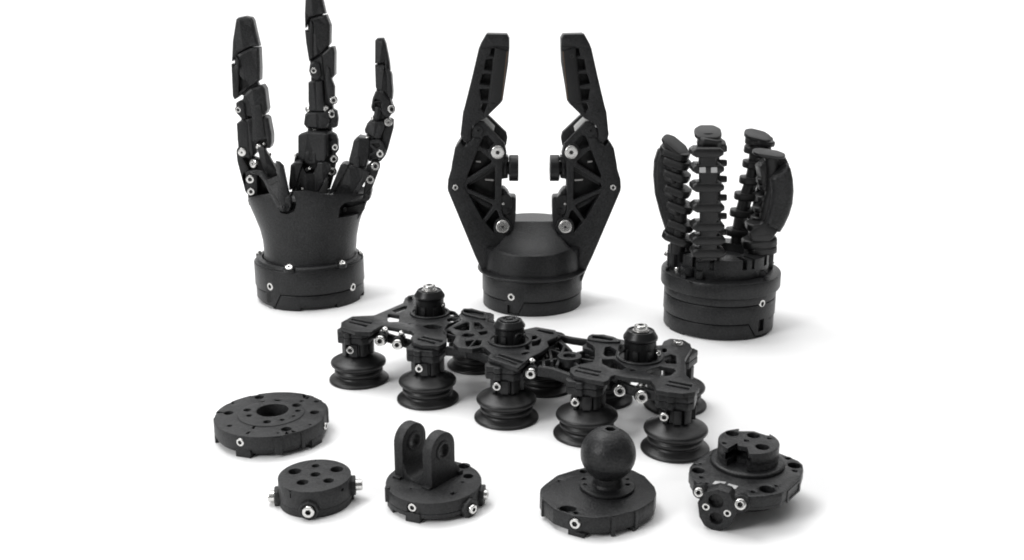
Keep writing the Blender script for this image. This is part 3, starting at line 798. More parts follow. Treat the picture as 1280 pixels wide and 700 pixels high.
        slab('fingertip', pt_, ft, t, -.0032, 0, holes=wins, r=1.5, hr=1.2, bevel=.0007)
        fb = slab('fingertip_back', pt_.off(-.0033), [c3(217, 112), c3(227, 88), c3(252, 44), c3(345, 46), c3(357, 66), c3(352, 180), c3(322, 350), c3(243, 434), (592, 153), (580, 160), (579, 140), c3(152, 380)], t, -.0028-Df+.006, -.008, r=1.5, bevel=.0007)
        slab('fingertip_rim', pt_.off(-.0033), [c3(217, 112), c3(227, 88), c3(252, 44), c3(345, 46), c3(357, 66), c3(357, 112), c3(296, 108), c3(262, 108), c3(238, 170), c3(212, 280), c3(214, 400), c3(225, 432), (592, 153), (580, 160), (579, 140), c3(152, 380)], t, -.0082, 0, r=1.2, bevel=.0003)
        cap_ = slab('tip_cap', pt_.off(.0001), [c3(223, 92), c3(250, 45), c3(345, 47), c3(356, 66), c3(356, 103), c3(288, 105), c3(218, 112)], t, -.001, .0011, r=1, bevel=.0009)
        pad = slab('gripping_pad', pt_, [c3(290, 106), c3(352, 124), c3(344, 200), c3(322, 352), c3(313, 364), c3(262, 364), c3(276, 240)], t, -Df+.001, .0013, r=1, bevel=.0006, m='smooth')
        slab('pad_liner', pt_.off(.0014), [c3(345, 126), c3(348, 126), c3(324, 346), c3(321, 350)], pad, -Df+.003, 0, r=.3, bevel=.0001, m='copper')
        P = pt_.hit(*c3(305, 148)); lathe('pad_screw', [(0, 0), (.0016, 0), (.0016, .0018), (.0008, .0018), (.0008, .0012), (0, .0012)], frame(P, (0, -1, 0)), pad, 'dark', 20, .0001)
        MIR['on'] = False
two_finger_gripper()

# ================================================================== gripper with four ribbed soft fingers
def soft_gripper():
    C = ground(897, 404)
    t = thing('soft_gripper', C, 'gripper with four ribbed flexible black fingers curving up from a drum', 'soft gripper')
    c6 = crop(800, 280, .2287); c5 = crop(800, 140, .2287); cL = crop(810, 150, .27174); cR = crop(900, 150, .27143)
    s = pxsize(C); Rd = 68.3*s; Rr = 72.6*s
    def an(u, v, rad=Rd): return degs(on_cyl(u, v, C, rad)[1])
    zs = on_cyl(890, 406.5, C, Rd)[0].z; zs1 = on_cyl(891, 384, C, Rd)[0].z; zr0 = on_cyl(891, 373, C, Rd)[0].z
    zt = on_cyl(890, 355, C, Rr)[0].z
    a = [an(*c6(596, 545)), an(*c6(632, 600)), an(*c6(700, 570)), an(*c6(704, 560))]
    p1, n1 = on_cyl(*c6(670, 436), C, Rd)
    drum_base(C, Rd, t, zs, .0008, a, [(a[1]-12, a[2]), (200, 222), (90, 110)], zs1-.0001, cuts=[box_mesh(.0055, .0085, .006, frame(on_cyl(*c6(662, 553), C, Rd)[0], n1))])
    ring_wall('middle_shell', C, Rd, Rd*.8, lambda d: zs1+.0004, lambda d: zr0+.0004, t, step=3, cuts=[cyl_cut(p1, n1, .0030, .0013)])
    ring_wall('rim_shell', C, Rr, Rr*.6, lambda d: zr0, lambda d: zt, t, step=3, bev=.0012)
    lathe('top_plate', [(0, zt-.004), (Rr*.93, zt-.004), (Rr*.93, zt-.0006), (0, zt-.0006)], T((C.x, C.y, 0)), t, 'nylon', 96)
    lathe('inner_core', [(0, zs1-.003), (Rd*.95, zs1-.003), (Rd*.95, zt-.003), (0, zt-.003)], T((C.x, C.y, 0)), t, 'smooth', 64)
    for u, v, w in ((829, 352, 9), (852, 361, 7), (962, 344, 6)):
        p_, n_ = on_cyl(u, v, C, Rr*.99); box('rim_step', Vector((p_.x, p_.y, zt+.0002))-n_*.0022, (w*s, .0026, .0044), t, frame(p_, n_).to_3x3() @ Matrix.Rotation(R(90), 3, 'X'), .0004)
    screw(t, p1-n1*.0012, n1, .0027, .0012, 'set')
    tp = hplane(zt)
    for (u, v), r_, zz in ((c6(205, 252), 5.4, .0012), (c6(518, 303), 5.2, .0008), (c6(713, 208), 3.6, .0008), (c6(150, 162), 3.6, .0004)):
        P = tp.hit(u, v); q = pxsize(P); P.z = zt-.0006
        lathe('screw_seat', [(0, 0), (r_*q*1.35, 0), (r_*q*1.35, .0004), (0, .0004)], T(P), t, 'dark', 24, .0001)
        screw(t, P, (0, 0, 1), r_*q, .0022+zz, 'cap')
    P = tp.hit(*c6(582, 293)); P.z = zt-.0006; screw(t, P, (0, 0, 1), .0017, .0004, 'black')
    # sockets that hold the fingers
    def socket(u, v, w, d, vt, yaw, name='finger_socket'):
        P = tp.hit(u, v); h = hgt(P, vt)-zt+.0006
        o = box_mesh(w, d, h); m_ = Matrix.Translation((P.x, P.y, zt-.0006+h/2)) @ Matrix.Rotation(R(yaw), 4, 'Z')
        me = box_mesh(w, d, h, m_, .0006); finish(me); return link(name, me, t, 'nylon')
    q = pxsize(C)
    socket(886, 346, 34*q, 22*q, 325, 0); socket(852, 333, 30*q, 26*q, 304, 55); socket(941, 338, 20*q, 24*q, 312, 0); socket(927, 322, 26*q, 26*q, 310, -30)
    socket(904, 345, 11*q, 16*q, 330, 0, 'clamp_block'); socket(868, 333, 20*q, 8*q, 308, 5, 'clamp_block'); socket(958, 334, 9*q, 16*q, 312, 20, 'clamp_block')
    socket(874, 322, 34*q, 12*q, 306, 0, 'clamp_block'); socket(842, 336, 8*q, 14*q, 312, 20, 'clamp_block')
    for (u, v), w, d, vt, yw in (((858, 345), 10, 16, 334, 10), ((873, 349), 8, 9, 338, 0), ((917, 335), 16, 22, 322, 20), ((898, 350), 7, 6, 343, 0), ((946, 346), 18, 8, 338, 10), ((838, 328), 8, 9, 316, 0), ((929, 345), 6, 10, 338, 0)):
        socket(u, v, w*q, d*q, vt, yw, 'mount_rib')
    for (u, v), r_ in (((934, 350), 3.0), ((862, 352), 2.2), ((905, 328), 3.0)):
        P = tp.hit(u, v); P.z = zt-.0006; screw(t, P, (0, 0, 1), r_*q, .0004, 'black')
    hz = hgt(C, 311); Hr = 57*q; cu = []
    for u, v, w_, d_ in ((914, 334, 9, 10), (929, 336, 7, 8), (860, 338, 5, 8), (905, 332, 4, 6), (845, 330, 5, 7)):
        P_, n_ = on_cyl(u, v-8, C, Hr); cu.append(box_mesh(w_*q, .030, d_*q*2, frame(P_, n_).to_3x3().to_4x4()))
        cu[-1].transform(T(P_)) 
    me = lathe_mesh(rprof([(0, zt-.001), (Hr, zt-.001), (Hr, hz), (0, hz)], .0006), 72); me.transform(T((C.x, C.y, 0)))
    cu = [lathe_mesh([(0, hz-.006), (Hr*.55, hz-.006), (Hr*.55, hz+.004), (0, hz+.004)], 32)]; cu[0].transform(T((C.x, C.y, 0)))
    for a_, w_ in ((-72, 6), (-60, 4), (-112, 5), (-35, 9), (-135, 5), (-20, 4), (-158, 8)):
        n_ = Vector((math.cos(R(a_)), math.sin(R(a_)), 0)); b_ = box_mesh(w_*q, .02, .012); b_.transform(T(C+n_*Hr+Vector((0, 0, hz-.001))) @ Matrix.Rotation(R(a_+90), 4, 'Z')); cu.append(b_)
    me = boolean(me, cu); finish(me); link('finger_housing', me, t, 'nylon')
    # fingers
    def vert(name, P, side, tang, hw, hd, h, parent, ex=1.0, m='rubber', r=.45, taper=0):
        """one rib: rounded plate across the finger"""
        side = side.normalized(); tang = tang.normalized(); inn = tang.cross(side).normalized()
        pl = Plane(P, side, inn)
        o = [(-hw, -hd*.55), (-hw*.62, -hd), (hw*.62, -hd), (hw, -hd*.55), (hw, hd*.45), (hw*.5, hd), (-hw*.5, hd), (-hw, hd*.45)]
        me = slab_mesh(fillet(o, hw*r*.8, 4), [], -h/2, h/2, h*.22, pl, 3)
        finish(me, 40); return link(name, me, parent, m)
    def path3(pix, Ys):
        out = []
        for (u, v), y in zip(pix, Ys):
            out.append(vplane((C.x, y, 0)).hit(u, v))
        return out
    def spline(P, n):
        out = []
        for i in range(n):
            f = i/(n-1)*(len(P)-1); k = min(int(f), len(P)-2); x = f-k
            p0 = P[max(k-1, 0)]; p1_ = P[k]; p2 = P[k+1]; p3 = P[min(k+2, len(P)-1)]
            out.append(.5*((2*p1_)+(p2-p0)*x+(2*p0-5*p1_+4*p2-p3)*x*x+(-p0+3*p1_-3*p2+p3)*x**3))
        return out
    px = pxsize(Vector((C.x, C.y, .04)))
    # front finger
    yc = C.y-.024
    pix = [(887, 330), (886.5, 300), (886, 275), (885.5, 245), (885, 215), (884.6, 190), (884, 168)]
    Ys = [yc+.001, yc-.002, yc-.004, yc-.005, yc-.004, yc-.001, yc+.003]
    P = spline(path3(pix, Ys), 25)
    sd = Vector((1, 0, 0))
    sp = tube_path('finger_spine', P, [11.0*px]*25, t, 'rubber', 20, .62, sd)
    slab('front_strip', vplane((C.x, yc-.0108, 0), 0), [(875.5, 186), (895.5, 186), (897, 326), (876, 326)], t, -.006, 0, r=1, bevel=.0012, m='rubber')
    for u, v in ((885, 192), (885.6, 212.5), (885.6, 235.5), (886, 261), (886, 285), (886.4, 302), (886.8, 318)):
        k = 1 if v < 295 else 1.03
        y = yc-.004
        p = vplane((C.x, y, 0)).hit(u, v)
        hw = 20.4 if v < 295 else 21.2; hh = 5.6
        up = [(u-hw*.72, v-hh-1.2, 3), (u+hw*.72, v-hh-1.2, 3), (u+hw, v-hh*.55, 2.5), (u+hw, v+hh*.35, 2.5), (u+hw*.70, v+hh, 2), (u-hw*.70, v+hh, 2), (u-hw, v+hh*.35, 2.5), (u-hw, v-hh*.55, 2.5)]
        o = slab('finger_rib', vplane((C.x, y-13*px, 0)), up, t, -26*px, .0, r=2.5, bevel=.0016, m='rubber', ang=50)
        if abs(v-212.5) < 1:
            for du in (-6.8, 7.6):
                pl_ = vplane((C.x, y-13.1*px, 0)); slab('painted_glint', pl_, [(u+du-4.5, v-3.2), (u+du+3.2, v-3.6), (u+du+3.4, v+3.4), (u+du-4.5, v+3.4)], o, -.001, .0004, r=.8, bevel=.0002, m='alu')  # pale plates painted in as two bright glints on the rib
    top = vplane((C.x, yc+.003, 0)).hit(884.7, 166)
    vert('fingertip_pad', top, sd, Vector((.05, -.55, 1)), 15.8*px, 12.5*px, 5*px, t, r=.6)
    vert('fingertip_block', vplane((C.x, yc+.001, 0)).hit(886.5, 177), Vector((1, 0, -.15)), Vector((0, -.3, 1)), 14*px, 11*px, 14*px, t)
    vert('fingertip_block', vplane((C.x, yc+.006, 0)).hit(897, 181), Vector((1, 0, -.25)), Vector((.1, -.3, 1)), 9*px, 10*px, 12*px, t)
    for v in (186, 204, 224, 247, 270, 290):       # webs seen behind the ribs
        vert('rear_rib', vplane((C.x, yc+.012, 0)).hit(892, v), sd, Vector((0, .25, 1)), 15.5*px, 11*px, 8*px, t)
    rs = spline(path3([(892, 320), (892, 270), (891, 220), (889, 180)], [yc+.008, yc+.010, yc+.011, yc+.008]), 12)
    tube_path('rear_spine', rs, [9*px]*12, t, 'rubber', 16, .6, sd)
    # general side finger: ribs face the middle, a smooth shell bends round the outside
    def side_finger(ribs, tip, hw, hd, h, side, yy, spine_w, out_dir, shell, shell_w, tipsize, tiptilt, tang=None):
        pts = spline([vplane((C.x, yy, 0)).hit(u, v) for u, v in ribs], 24)
        tube_path('finger_spine', pts, [spine_w*px]*24, t, 'rubber', 16, .9, side)
        for i, (u, v) in enumerate(ribs[1:] if len(ribs) > 2 else ribs):
            p = vplane((C.x, yy, 0)).hit(u, v); f = 1.0 if i else 1.06
            tg = tang[i] if tang else Vector((out_dir.x*.25, -.1, 1))
            vert('finger_rib', p, side, tg, hw*px*f, hd*px, h*px, t)
        p = vplane((C.x, yy-.001, 0)).hit(*tip)
        vert('fingertip_pad', p, side+Vector((0, 0, -.42)) if tipsize[0] > 18 else side+Vector((0, 0, -.16)), tiptilt, tipsize[0]*px, tipsize[1]*px, tipsize[2]*px, t, r=.6)
        if shell:
            slab('outer_shell', vplane((C.x, yy, 0)).off(shell_w/2-.003), shell, t, -shell_w, 0, r=5, bevel=shell_w*.34, m='nylon', ang=60, bseg=5)
    # left finger
    yl = C.y-.004
    lr = [(849, 316), (850, 297), (852, 279), (851, 256), (848, 236), (847, 217), (847, 201), (846, 190)]
    side_finger([(a_-2.5, b_) for a_, b_ in lr], (844.2, 182), 18.5, 13, 9.8, Vector((.92, -.38, -.30)), yl, 9.5, Vector((-1, 0, 0)),
                [(824, 187), (831, 188), (836, 200), (842, 222), (846, 250), (850, 282), (848, 300), (838, 300), (832, 287), (826, 268), (820, 245), (818, 222), (819, 203)], .0125, (18.2, 12, 4.5), Vector((.45, -.6, 1)),
                [Vector((.02*k-.12, -.12, 1)) for k in range(7)][::-1])
    slab('finger_core', vplane((C.x, yl, 0)).off(.003), [(826, 192), (846, 188), (852, 215), (856, 250), (858, 290), (852, 302), (840, 300), (834, 286), (828, 266), (822, 243), (821, 205)], t, -.010, 0, r=3, bevel=.001, m='rubber')
    for (u, v), w in (((838, 204), 10), ((837, 222), 11), ((838, 242), 11), ((842, 262), 11)):
        vert('inner_web', vplane((C.x, yl, 0)).hit(u, v), Vector((.8, -.5, -.35)), Vector((.3, -.2, 1)), w*px, 9*px, 5*px, t)
    # rear right finger
    yr = C.y+.018
    rr = [(921, 312), (923, 290), (927.5, 266), (933, 245), (939.5, 225), (943.5, 205), (945.5, 187), (947, 176)]
    side_finger(rr, (946.5, 169.6), 15.5, 10, 9.5, Vector((1, -.1, -.08)), yr, 8.5, Vector((1, 0, 0)), None, .01, (16.5, 11, 5), Vector((.1, -.45, 1)))
    rs = spline(path3([(938, 310), (942, 280), (950, 245), (957, 215), (957, 180)], [yr+.004]*5), 14)
    tube_path('rear_spine', rs, [7*px]*14, t, 'rubber', 14, .8, sd)
    for u, v in ((955, 178), (956, 200), (955, 222), (951, 243), (946, 264), (942, 284)):
        vert('rear_rib', vplane((C.x, yr-.002, 0)).hit(u, v), Vector((1, 0, -.12)), Vector((.15, -.1, 1)), 13*px, 9*px, 6.5*px, t)
    vert('fingertip_pad', vplane((C.x, yr+.002, 0)).hit(956, 174.5), Vector((1, -.1, -.25)), Vector((.1, -.4, 1)), 10*px, 9*px, 7*px, t)
    # front right finger with the broad smooth shell
    yq = C.y-.006
    shell = [(963, 224), (966, 220), (976, 213), (986.5, 205.5), (990.5, 213, 6), (993.2, 226, 8), (994, 241, 8), (992.6, 256, 8), (988.5, 270, 8), (982.5, 283, 8), (976.5, 292.5), (967, 291), (955, 286.5), (960, 272, 6), (964, 256, 8), (965, 240, 8)]
    slab('outer_shell', vplane((C.x, yq, 0), -3).off(.0085), shell, t, -.016, 0, r=3, bevel=.0052, m='nylon', ang=60, bseg=5)
    slab('finger_core', vplane((C.x, yq, 0)).off(.001), cR([(190, 200), (235, 168), (318, 200), (330, 260), (320, 380), (270, 500), (200, 500), (186, 440), (222, 425), (222, 385), (190, 370), (196, 350), (224, 342), (224, 312), (195, 300)]), t, -.007, 0, r=1.5, bevel=.0008, m='rubber')
    pth = spline([vplane((C.x, yq, 0)).hit(u, v) for u, v in ((950, 318), (951, 300), (955, 285), (960, 262), (965, 240), (966, 215), (964, 196))], 22)
    tube_path('finger_spine', pth, [8.5*px]*22, t, 'rubber', 16, .9, sd)
    vert('fingertip_pad', vplane((C.x, yq-.002, 0)).hit(961, 191.8), Vector((1, -.15, -.13)), Vector((.15, -.22, 1)), 19.5*px, 11*px, 3.6*px, t, r=.6)
    slab('fingertip_block', vplane((C.x, yq-.004, 0), 8), cR([(180, 215), (235, 165), (300, 168), (318, 205), (300, 226), (240, 262), (195, 300), (185, 240)]), t, -.009, .001, r=2, bevel=.0008, m='rubber')
    slab('tip_clip', vplane((C.x, yq-.006, 0), 8), cR([(262, 196), (278, 182), (295, 205), (278, 218)]), t, -.002, .0004, r=.8, bevel=.0003, m='nylon2')
    for (u, v), w in ((cR(205, 268), 11), (cR(205, 300), 9), (cR(200, 350), 10), (cR(190, 400), 11), (cR(185, 445), 12)):
        vert('finger_rib', vplane((C.x, yq+.004, 0)).hit(u+3, v), Vector((1, .1, .2)), Vector((.2, -.12, 1)), (w+2)*px, 9*px, 7.5*px, t)
    for (u, v), w, hh in ((cR(190, 525), 15, 11), (cR(180, 560), 21, 12), (cR(190, 592), 18, 10), (cR(175, 480), 15, 9)):
        vert('base_knuckle', vplane((C.x, yq-.002, 0)).hit(u, v), Vector((1, 0, .1)), Vector((.12, -.1, 1)), w*px, 14*px, hh*px, t)
    slab('knuckle_web', vplane((C.x, yq-.010, 0)), cR([(135, 520), (200, 470), (270, 510), (230, 560), (150, 560)]), t, -.006, 0, r=2, bevel=.0007, m='rubber')
soft_gripper()

# ================================================================== robot hand with three jointed fingers
def robot_hand():
    C = ground(389, 369)
    t = thing('robot_hand', C, 'tall black robot hand with three long jointed fingers rising from a flared palm', 'robot hand')
    c2 = crop(270, 190, .3); c1 = crop(270, 0, .285714); c4 = crop(290, 120, .22857); c5 = crop(360, 120, .18568)
    s = pxsize(C); Rd = 66.8*s
    def an(u, v, rad=Rd): return degs(on_cyl(u, v, C, rad)[1])
    zs = on_cyl(389, 370.2, C, Rd)[0].z
    zt = on_cyl(389, 340.5, C, Rd)[0].z
    pA, nA = on_cyl(*c2(224, 561), C, Rd); pB, nB = on_cyl(*c2(572, 563), C, Rd)
    nt = an(*c2(222, 605))
    drum_base(C, Rd, t, zs, .0030, (an(*c2(207, 575)), an(*c2(209, 575)), an(*c2(246, 655)), an(*c2(268, 597))), [(0, 22), (95, 120), (150, 185), (nt+4, an(*c2(350, 650))), (an(*c2(508, 640)), 345)], zt,
              cuts=[cyl_cut(pA, nA, .0032, .0014), cyl_cut(pB, nB, .0032, .0014)])
    lathe('foot_plate', [(0, .0006), (Rd*.9, .0006), (Rd*.93, .0035), (0, .0035)], T((C.x, C.y, 0)), t, 'smooth', 64)
    sc = box('slot_shade_block', on_cyl(*c2(224, 607), C, Rd*.995)[0], (.0040, .0020, .0075), t, None, .0003, 'dark')  # black block stands in for the shade inside a slot
    for p, n in ((pA, nA), (pB, nB)): screw(t, p-n*.0012, n, .0028, .0012, 'set')
    # palm: lofted from the collar up
    rows = [(342.5, 326.2, 453.2, 1.0, 'z'), (334, 328, 450, 1.0, 0), (326, 330.5, 446.5, .99, 0), (316, 332, 445, .97, 0), (300, 330.5, 445.8, .93, 0), (285, 327, 448.5, .88, 0), (270, 321.5, 453, .82, 0), (256, 316, 458.5, .76, 0), (246, 312.5, 461.5, .72, 0)]
    pl = vplane((C.x, C.y, 0)); q = pxsize(pl.hit(389, 300))
    verts = []; faces = []; n = 96; zc0 = None
    for i, (v, ul, ur, d, _) in enumerate(rows):
        cx = pl.hit((ul+ur)/2, v).x; z = zt-.0004 if i == 0 else pl.hit(389, v-4).z
        hw = (ur-ul)/2*q
        if i == 0: hw = 63.5*q
        e = 2.0+.5*(i/8)
        for a in range(n):
            A = 2*math.pi*a/n; ca, sa = math.cos(A), math.sin(A)
            x = abs(ca)**(2/e)*(1 if ca > 0 else -1)*hw; y = abs(sa)**(2/e)*(1 if sa > 0 else -1)*hw*d
            kk = max(0, (i-4)/4); verts.append((cx+x, C.y+y, z+kk*(max(0, -sa)*.0088-max(0, sa)*.004+ca*.0040-(.0042*min(1, max(0, (x-.006)/.014)) if sa < 0 else 0)-.0012)))
    zl = sum(v_[2] for v_ in verts[-n:])/n; cx = pl.hit(387, 250).x; hw = (461.5-312.5)/2*q
    print('palm z', [round(verts[i*n][2], 4) for i in range(len(rows))], zt)
    # the top of the palm dips to the right front, rises in the middle
    for k, (f, dz) in enumerate(((.985, -.0003), (.955, .0030), (.90, .0050), (.8, .0065), (.6, .0075), (.35, .0085))):
        for a in range(n):
            A = 2*math.pi*a/n; x0, y0, z0_ = verts[(len(rows)-1)*n+a]
            verts.append((cx+(x0-cx)*f, C.y+(y0-C.y)*f, z0_*f+zl*(1-f)-dz*.9+.0012))
    verts.append((cx, C.y, zl-.0068))
    L_ = len(rows)+6
    for i in range(L_-1):
        for a in range(n): faces.append((i*n+a, i*n+(a+1) % n, (i+1)*n+(a+1) % n, (i+1)*n+a))
    for a in range(n): faces.append(((L_-1)*n+a, (L_-1)*n+(a+1) % n, len(verts)-1))
    faces.append(tuple(range(n-1, -1, -1)))
    me = bpy.data.meshes.new('palm'); me.from_pydata(verts, [], faces)
    # pockets: pivot recess at left, deep window at right
    fr = vplane((C.x, C.y-.045, 0))
    def pocket(pp, d0, d1): return slab_mesh([fr.st(*q_[:2]) for q_ in pp], [], -d1, -d0, 0, fr)
    pk1 = pocket(c2([(180, 140), (222, 150), (300, 150), (322, 235), (312, 262), (284, 276), (254, 272), (232, 235), (205, 190)]), .002, .026)
    pk2 = pocket(c2([(520, 236), (640, 200), (640, 255), (588, 298), (494, 298), (500, 252)]), .004, .038)
    me = boolean(me, [pk1]); me = boolean(me, [pk2])
    finish(me, 40); link('palm', me, t, 'nylon')
    lathe('collar', [(Rd*.85, zt-.0008), (Rd*.975, zt-.0008), (Rd*.965, zt+.0016), (Rd*.93, zt+.0030), (Rd*.85, zt+.0034)], T((C.x, C.y, 0)), t, 'nylon', 96)
    cp = hplane(zt+.0024)
    for (u, v), r_ in ((c2(305, 466), 5.0), (c2(523, 448), 4.2), (c2(189, 405), 3.2), (c2(588, 374), 3.0)):
        P, f = on_cyl(u, v, C, Rd*.955); q_ = pxsize(P)
        if r_ < 3.5: f = Vector((math.cos(R(176 if u < 389 else 4)), math.sin(R(176 if u < 389 else 4)), 0)); P = C+f*Rd*.93
        P.z = zt+.0004
        lathe('screw_seat', [(0, 0), (r_*q_*1.5, 0), (r_*q_*1.5, .0028), (0, .0028)], T(P-Vector((0, 0, .0004))), t, 'smooth', 24, .0004)
        screw(t, P+Vector((0, 0, .0022)), (f+Vector((0, 0, 1.6))).normalized(), r_*q_, .0022, 'button')
    # ---------------- fingers
    Yc = C.y
    def ridge(o, p, name, poly):
        tab = {'fingertip': (.40, .0012), 'finger_pad': (.42, .0014), 'knuckle': (.5, .0010), 'finger_link': (.42, .0013), 'link_block': (.48, .0016), 'finger_block': (.45, .0016), 'metacarpal_panel': (.5, .0012), 'metacarpal_flap': (.55, .0008), 'drive_rod': (.45, .0008)}
        if name not in tab: return
        f, h = tab[name]; us = [q_[0] for q_ in poly]; vs = [q_[1] for q_ in poly]
        uc = min(us)+(max(us)-min(us))*f; vc = (min(vs)+max(vs))/2
        lean_ = -.16 if uc > 440 else (.06 if uc < 345 else .03)
        A_ = p.hit(uc, vc)-W[o.name]; nrm = p.e1-p.e2*lean_*-1
        bm = bmesh.new(); bm.from_mesh(o.data)
        r_ = bmesh.ops.bisect_plane(bm, geom=bm.verts[:]+bm.edges[:]+bm.faces[:], plane_co=A_, plane_no=nrm.normalized(), dist=1e-6)
        vv = [g for g in r_['geom_cut'] if isinstance(g, bmesh.types.BMVert)]
        for v_ in vv:
            d_ = (v_.co-A_).dot(p.n)
            if d_ > -.0012: v_.co += p.n*h*max(0, 1+d_/.0012)
        bm.to_mesh(o.data); bm.free(); finish(o.data, 9)
    def block(name, poly, y, depth, yaw=0, lean=0, r=1.5, bevel=.0009, m='nylon', holes=(), label=None, parent=None):
        """front face polygon in picture pixels, body reaching back by depth"""
        if name in ('fingertip', 'finger_pad', 'knuckle', 'finger_link', 'link_block', 'finger_block'): bevel *= 1.6
        if name in ('finger_pad_edge', 'finger_link_side', 'link_spine', 'link_ridge', 'hinge_lobe', 'front_tab'): y -= .0007; depth += .0007
        p = vplane((C.x, y, 0), yaw, lean)
        if yaw: p = vplane(vplane((C.x, y, 0)).hit(*poly[0][:2]), yaw, lean)
        o = slab(name, p, poly, parent or t, -depth, 0, holes=holes, r=r, bevel=bevel, m=m); o_pl[o.name] = p; ridge(o, p, name, poly); return o
    o_pl = {}
    def sc(u, v, y, r_, kind='set', yaw=0, h=.0010, pl_=None, recess=True, n=None):
        p = (pl_ or vplane((C.x, y, 0), yaw)); P = p.hit(u, v); q_ = pxsize(P); nn = Vector(n).normalized() if n else p.n
        if recess: lathe('recess_shade_disc', [(0, -.0006), (r_*q_*1.4, -.0006), (r_*q_*1.4, .0001), (0, .0001)], frame(P, nn), t, 'smooth', 24, .0001)  # black disc colours in the shade round a sunk screw
        return screw(t, P, nn, r_*q_, h, kind)
    def core(poly, y, d=.006): block('finger_core', poly, y, d, 0, r=2, bevel=.0006, m='smooth')
    core(c1([(84, 180), (150, 180), (176, 250), (176, 350), (200, 400), (205, 500), (220, 560), (215, 620), (110, 620), (105, 540), (125, 500), (125, 420), (82, 410), (80, 300)]), Yc-.0085)
    core(c1([(400, 40), (455, 40), (486, 120), (484, 190), (505, 230), (505, 420), (515, 500), (500, 620), (400, 620), (400, 520), (415, 480), (415, 300), (405, 240), (402, 160)]), Yc+.0005)
    core(c1([(702, 240), (740, 240), (752, 320), (760, 400), (755, 560), (720, 640), (660, 640), (662, 560), (690, 500), (700, 420), (704, 300)]), Yc-.0065, .004)
    core(c4([(50, 320), (110, 330), (250, 380), (280, 480), (300, 600), (90, 600), (80, 480)]), Yc-.006, .006)
    core(c5([(60, 400), (240, 400), (262, 640), (20, 660)]), Yc-.001, .008)
    # ---- left finger (leans left, faces a little right)
    y = Yc-.012
    block('fingertip', c1([(85, 85, 2), (96, 76, 2), (125, 70, 1), (152, 76, 2), (161, 90, 1), (172, 140), (187, 203, .5), (150, 206), (100, 231, .5), (98, 240), (66, 272, .5), (70, 180)]), y, .011, 0, bevel=.0014)
    block('tip_patch', c1([(98, 92), (108, 80), (146, 80), (156, 92), (156, 118), (146, 116), (140, 108), (100, 110)]), y-.0007, .002, 0, bevel=.0004)
    block('finger_pad', c1([(72, 280, .5), (84, 292), (92, 286), (90, 240, .5), (105, 230), (150, 209), (187, 207, 1), (191, 300), (190, 352, 2), (150, 380, 1), (82, 436, 2), (74, 420)]), y, .0125, 0, bevel=.0012)
    block('finger_pad_edge', c1([(66, 276), (78, 290), (88, 284), (84, 238), (100, 262), (98, 424), (80, 437), (72, 420)]), y-.0007, .008, 0, r=.8, bevel=.0006)
    block('knuckle', c1([(118, 415, 1), (150, 385), (200, 372, 2), (213, 392, 1), (224, 480), (215, 502, 2), (175, 512), (120, 512, 2), (110, 470)]), y-.0005, .014, 0, bevel=.0012)
    block('hinge_lobe', c1([(86, 450, 3), (102, 440, 3), (122, 450, 1), (130, 520), (112, 522, 3), (88, 495, 4)]), y-.0018, .016, 0, bevel=.0009)
    sc(*c1(98, 480), y-.0019, 3.2)
    block('link_spine', c1([(155, 465, .5), (196, 456, .5), (214, 600), (160, 620)]), y-.0014, .006, 0, bevel=.0004)
    block('hinge_pin_block', c1([(108, 512), (140, 508), (140, 535), (112, 540)]), y, .012, 0, bevel=.0005, m='smooth')
    block('finger_link', c4([(24, 150, 2), (50, 130), (105, 118, 1), (180, 112), (196, 122, 2), (214, 215), (214, 262), (205, 290, 2), (190, 288), (186, 238), (152, 246), (136, 262), (134, 310), (100, 345, 1), (36, 300, 1), (26, 240)]), y-.001, .014, 0, bevel=.0012)
    block('finger_link_side', c4([(24, 150, 2), (62, 128, 1), (84, 145), (96, 344, .5), (70, 330), (34, 300, 1)]), y-.0017, .010, 0, bevel=.0006)
    block('link_recess', c4([(136, 240), (190, 236), (190, 290), (140, 300)]), y+.002, .008, 0, bevel=.0003, m='dark')
    sc(*c4(56, 306), y-.0024, 5.2, 'plain', h=.0016)
    sc(*c4(148, 276), y-.001, 3.6, 'plain', h=.0016, recess=False); sc(*c4(176, 262), y-.0005, 2.2, 'plain', recess=False, n=(.8, -.6, 0))
    block('side_plate', c4([(22, 305, 3), (45, 310), (62, 345), (92, 400), (82, 440), (74, 500), (60, 480), (44, 420), (28, 360)]), y-.001, .004, 0, bevel=.0006)
    block('drive_rod', c4([(136, 285, 2), (168, 272, 2), (185, 300), (240, 400), (246, 432), (208, 455), (196, 445), (170, 395), (150, 340)]), y-.004, .005, 0, bevel=.0007)
    sc(*c4(126, 368), y-.0035, 5.6, 'plain', h=.003, n=(-.5, -.85, .1), recess=False)
    sc(*c4(205, 320), y-.001, 2.6, 'plain', recess=False, n=(.9, -.4, 0))
    block('lower_plate', c4([(74, 420, 3), (92, 408), (120, 404), (135, 420), (140, 545, 2), (128, 556, 3), (100, 552, 3), (82, 528, 3)]), y-.0045, .007, 0, bevel=.0008)
    block('lower_plate_back', c4([(66, 400), (80, 440), (84, 540), (70, 520), (52, 440)]), y-.001, .006, 0, bevel=.0006)
    sc(*c4(100, 455), y-.0046, 4.6); sc(*c4(105, 522), y-.0046, 4.2)
    arm_ = block('drive_arm', c4([(88, 412, 3), (130, 402, 3), (168, 408), (196, 455), (248, 432), (236, 350), (262, 356, 3), (276, 370), (314, 560, 1), (310, 612, 4), (276, 636, 5), (244, 614, 4), (226, 580), (172, 466), (146, 432)]), Yc-.067, .007, 0, -23, bevel=.0009)
    block('arm_rib', c4([(206, 482), (244, 462), (248, 468), (210, 490)]), Yc-.0672, .001, 0, -23, r=.3, bevel=.0002, m='dark')
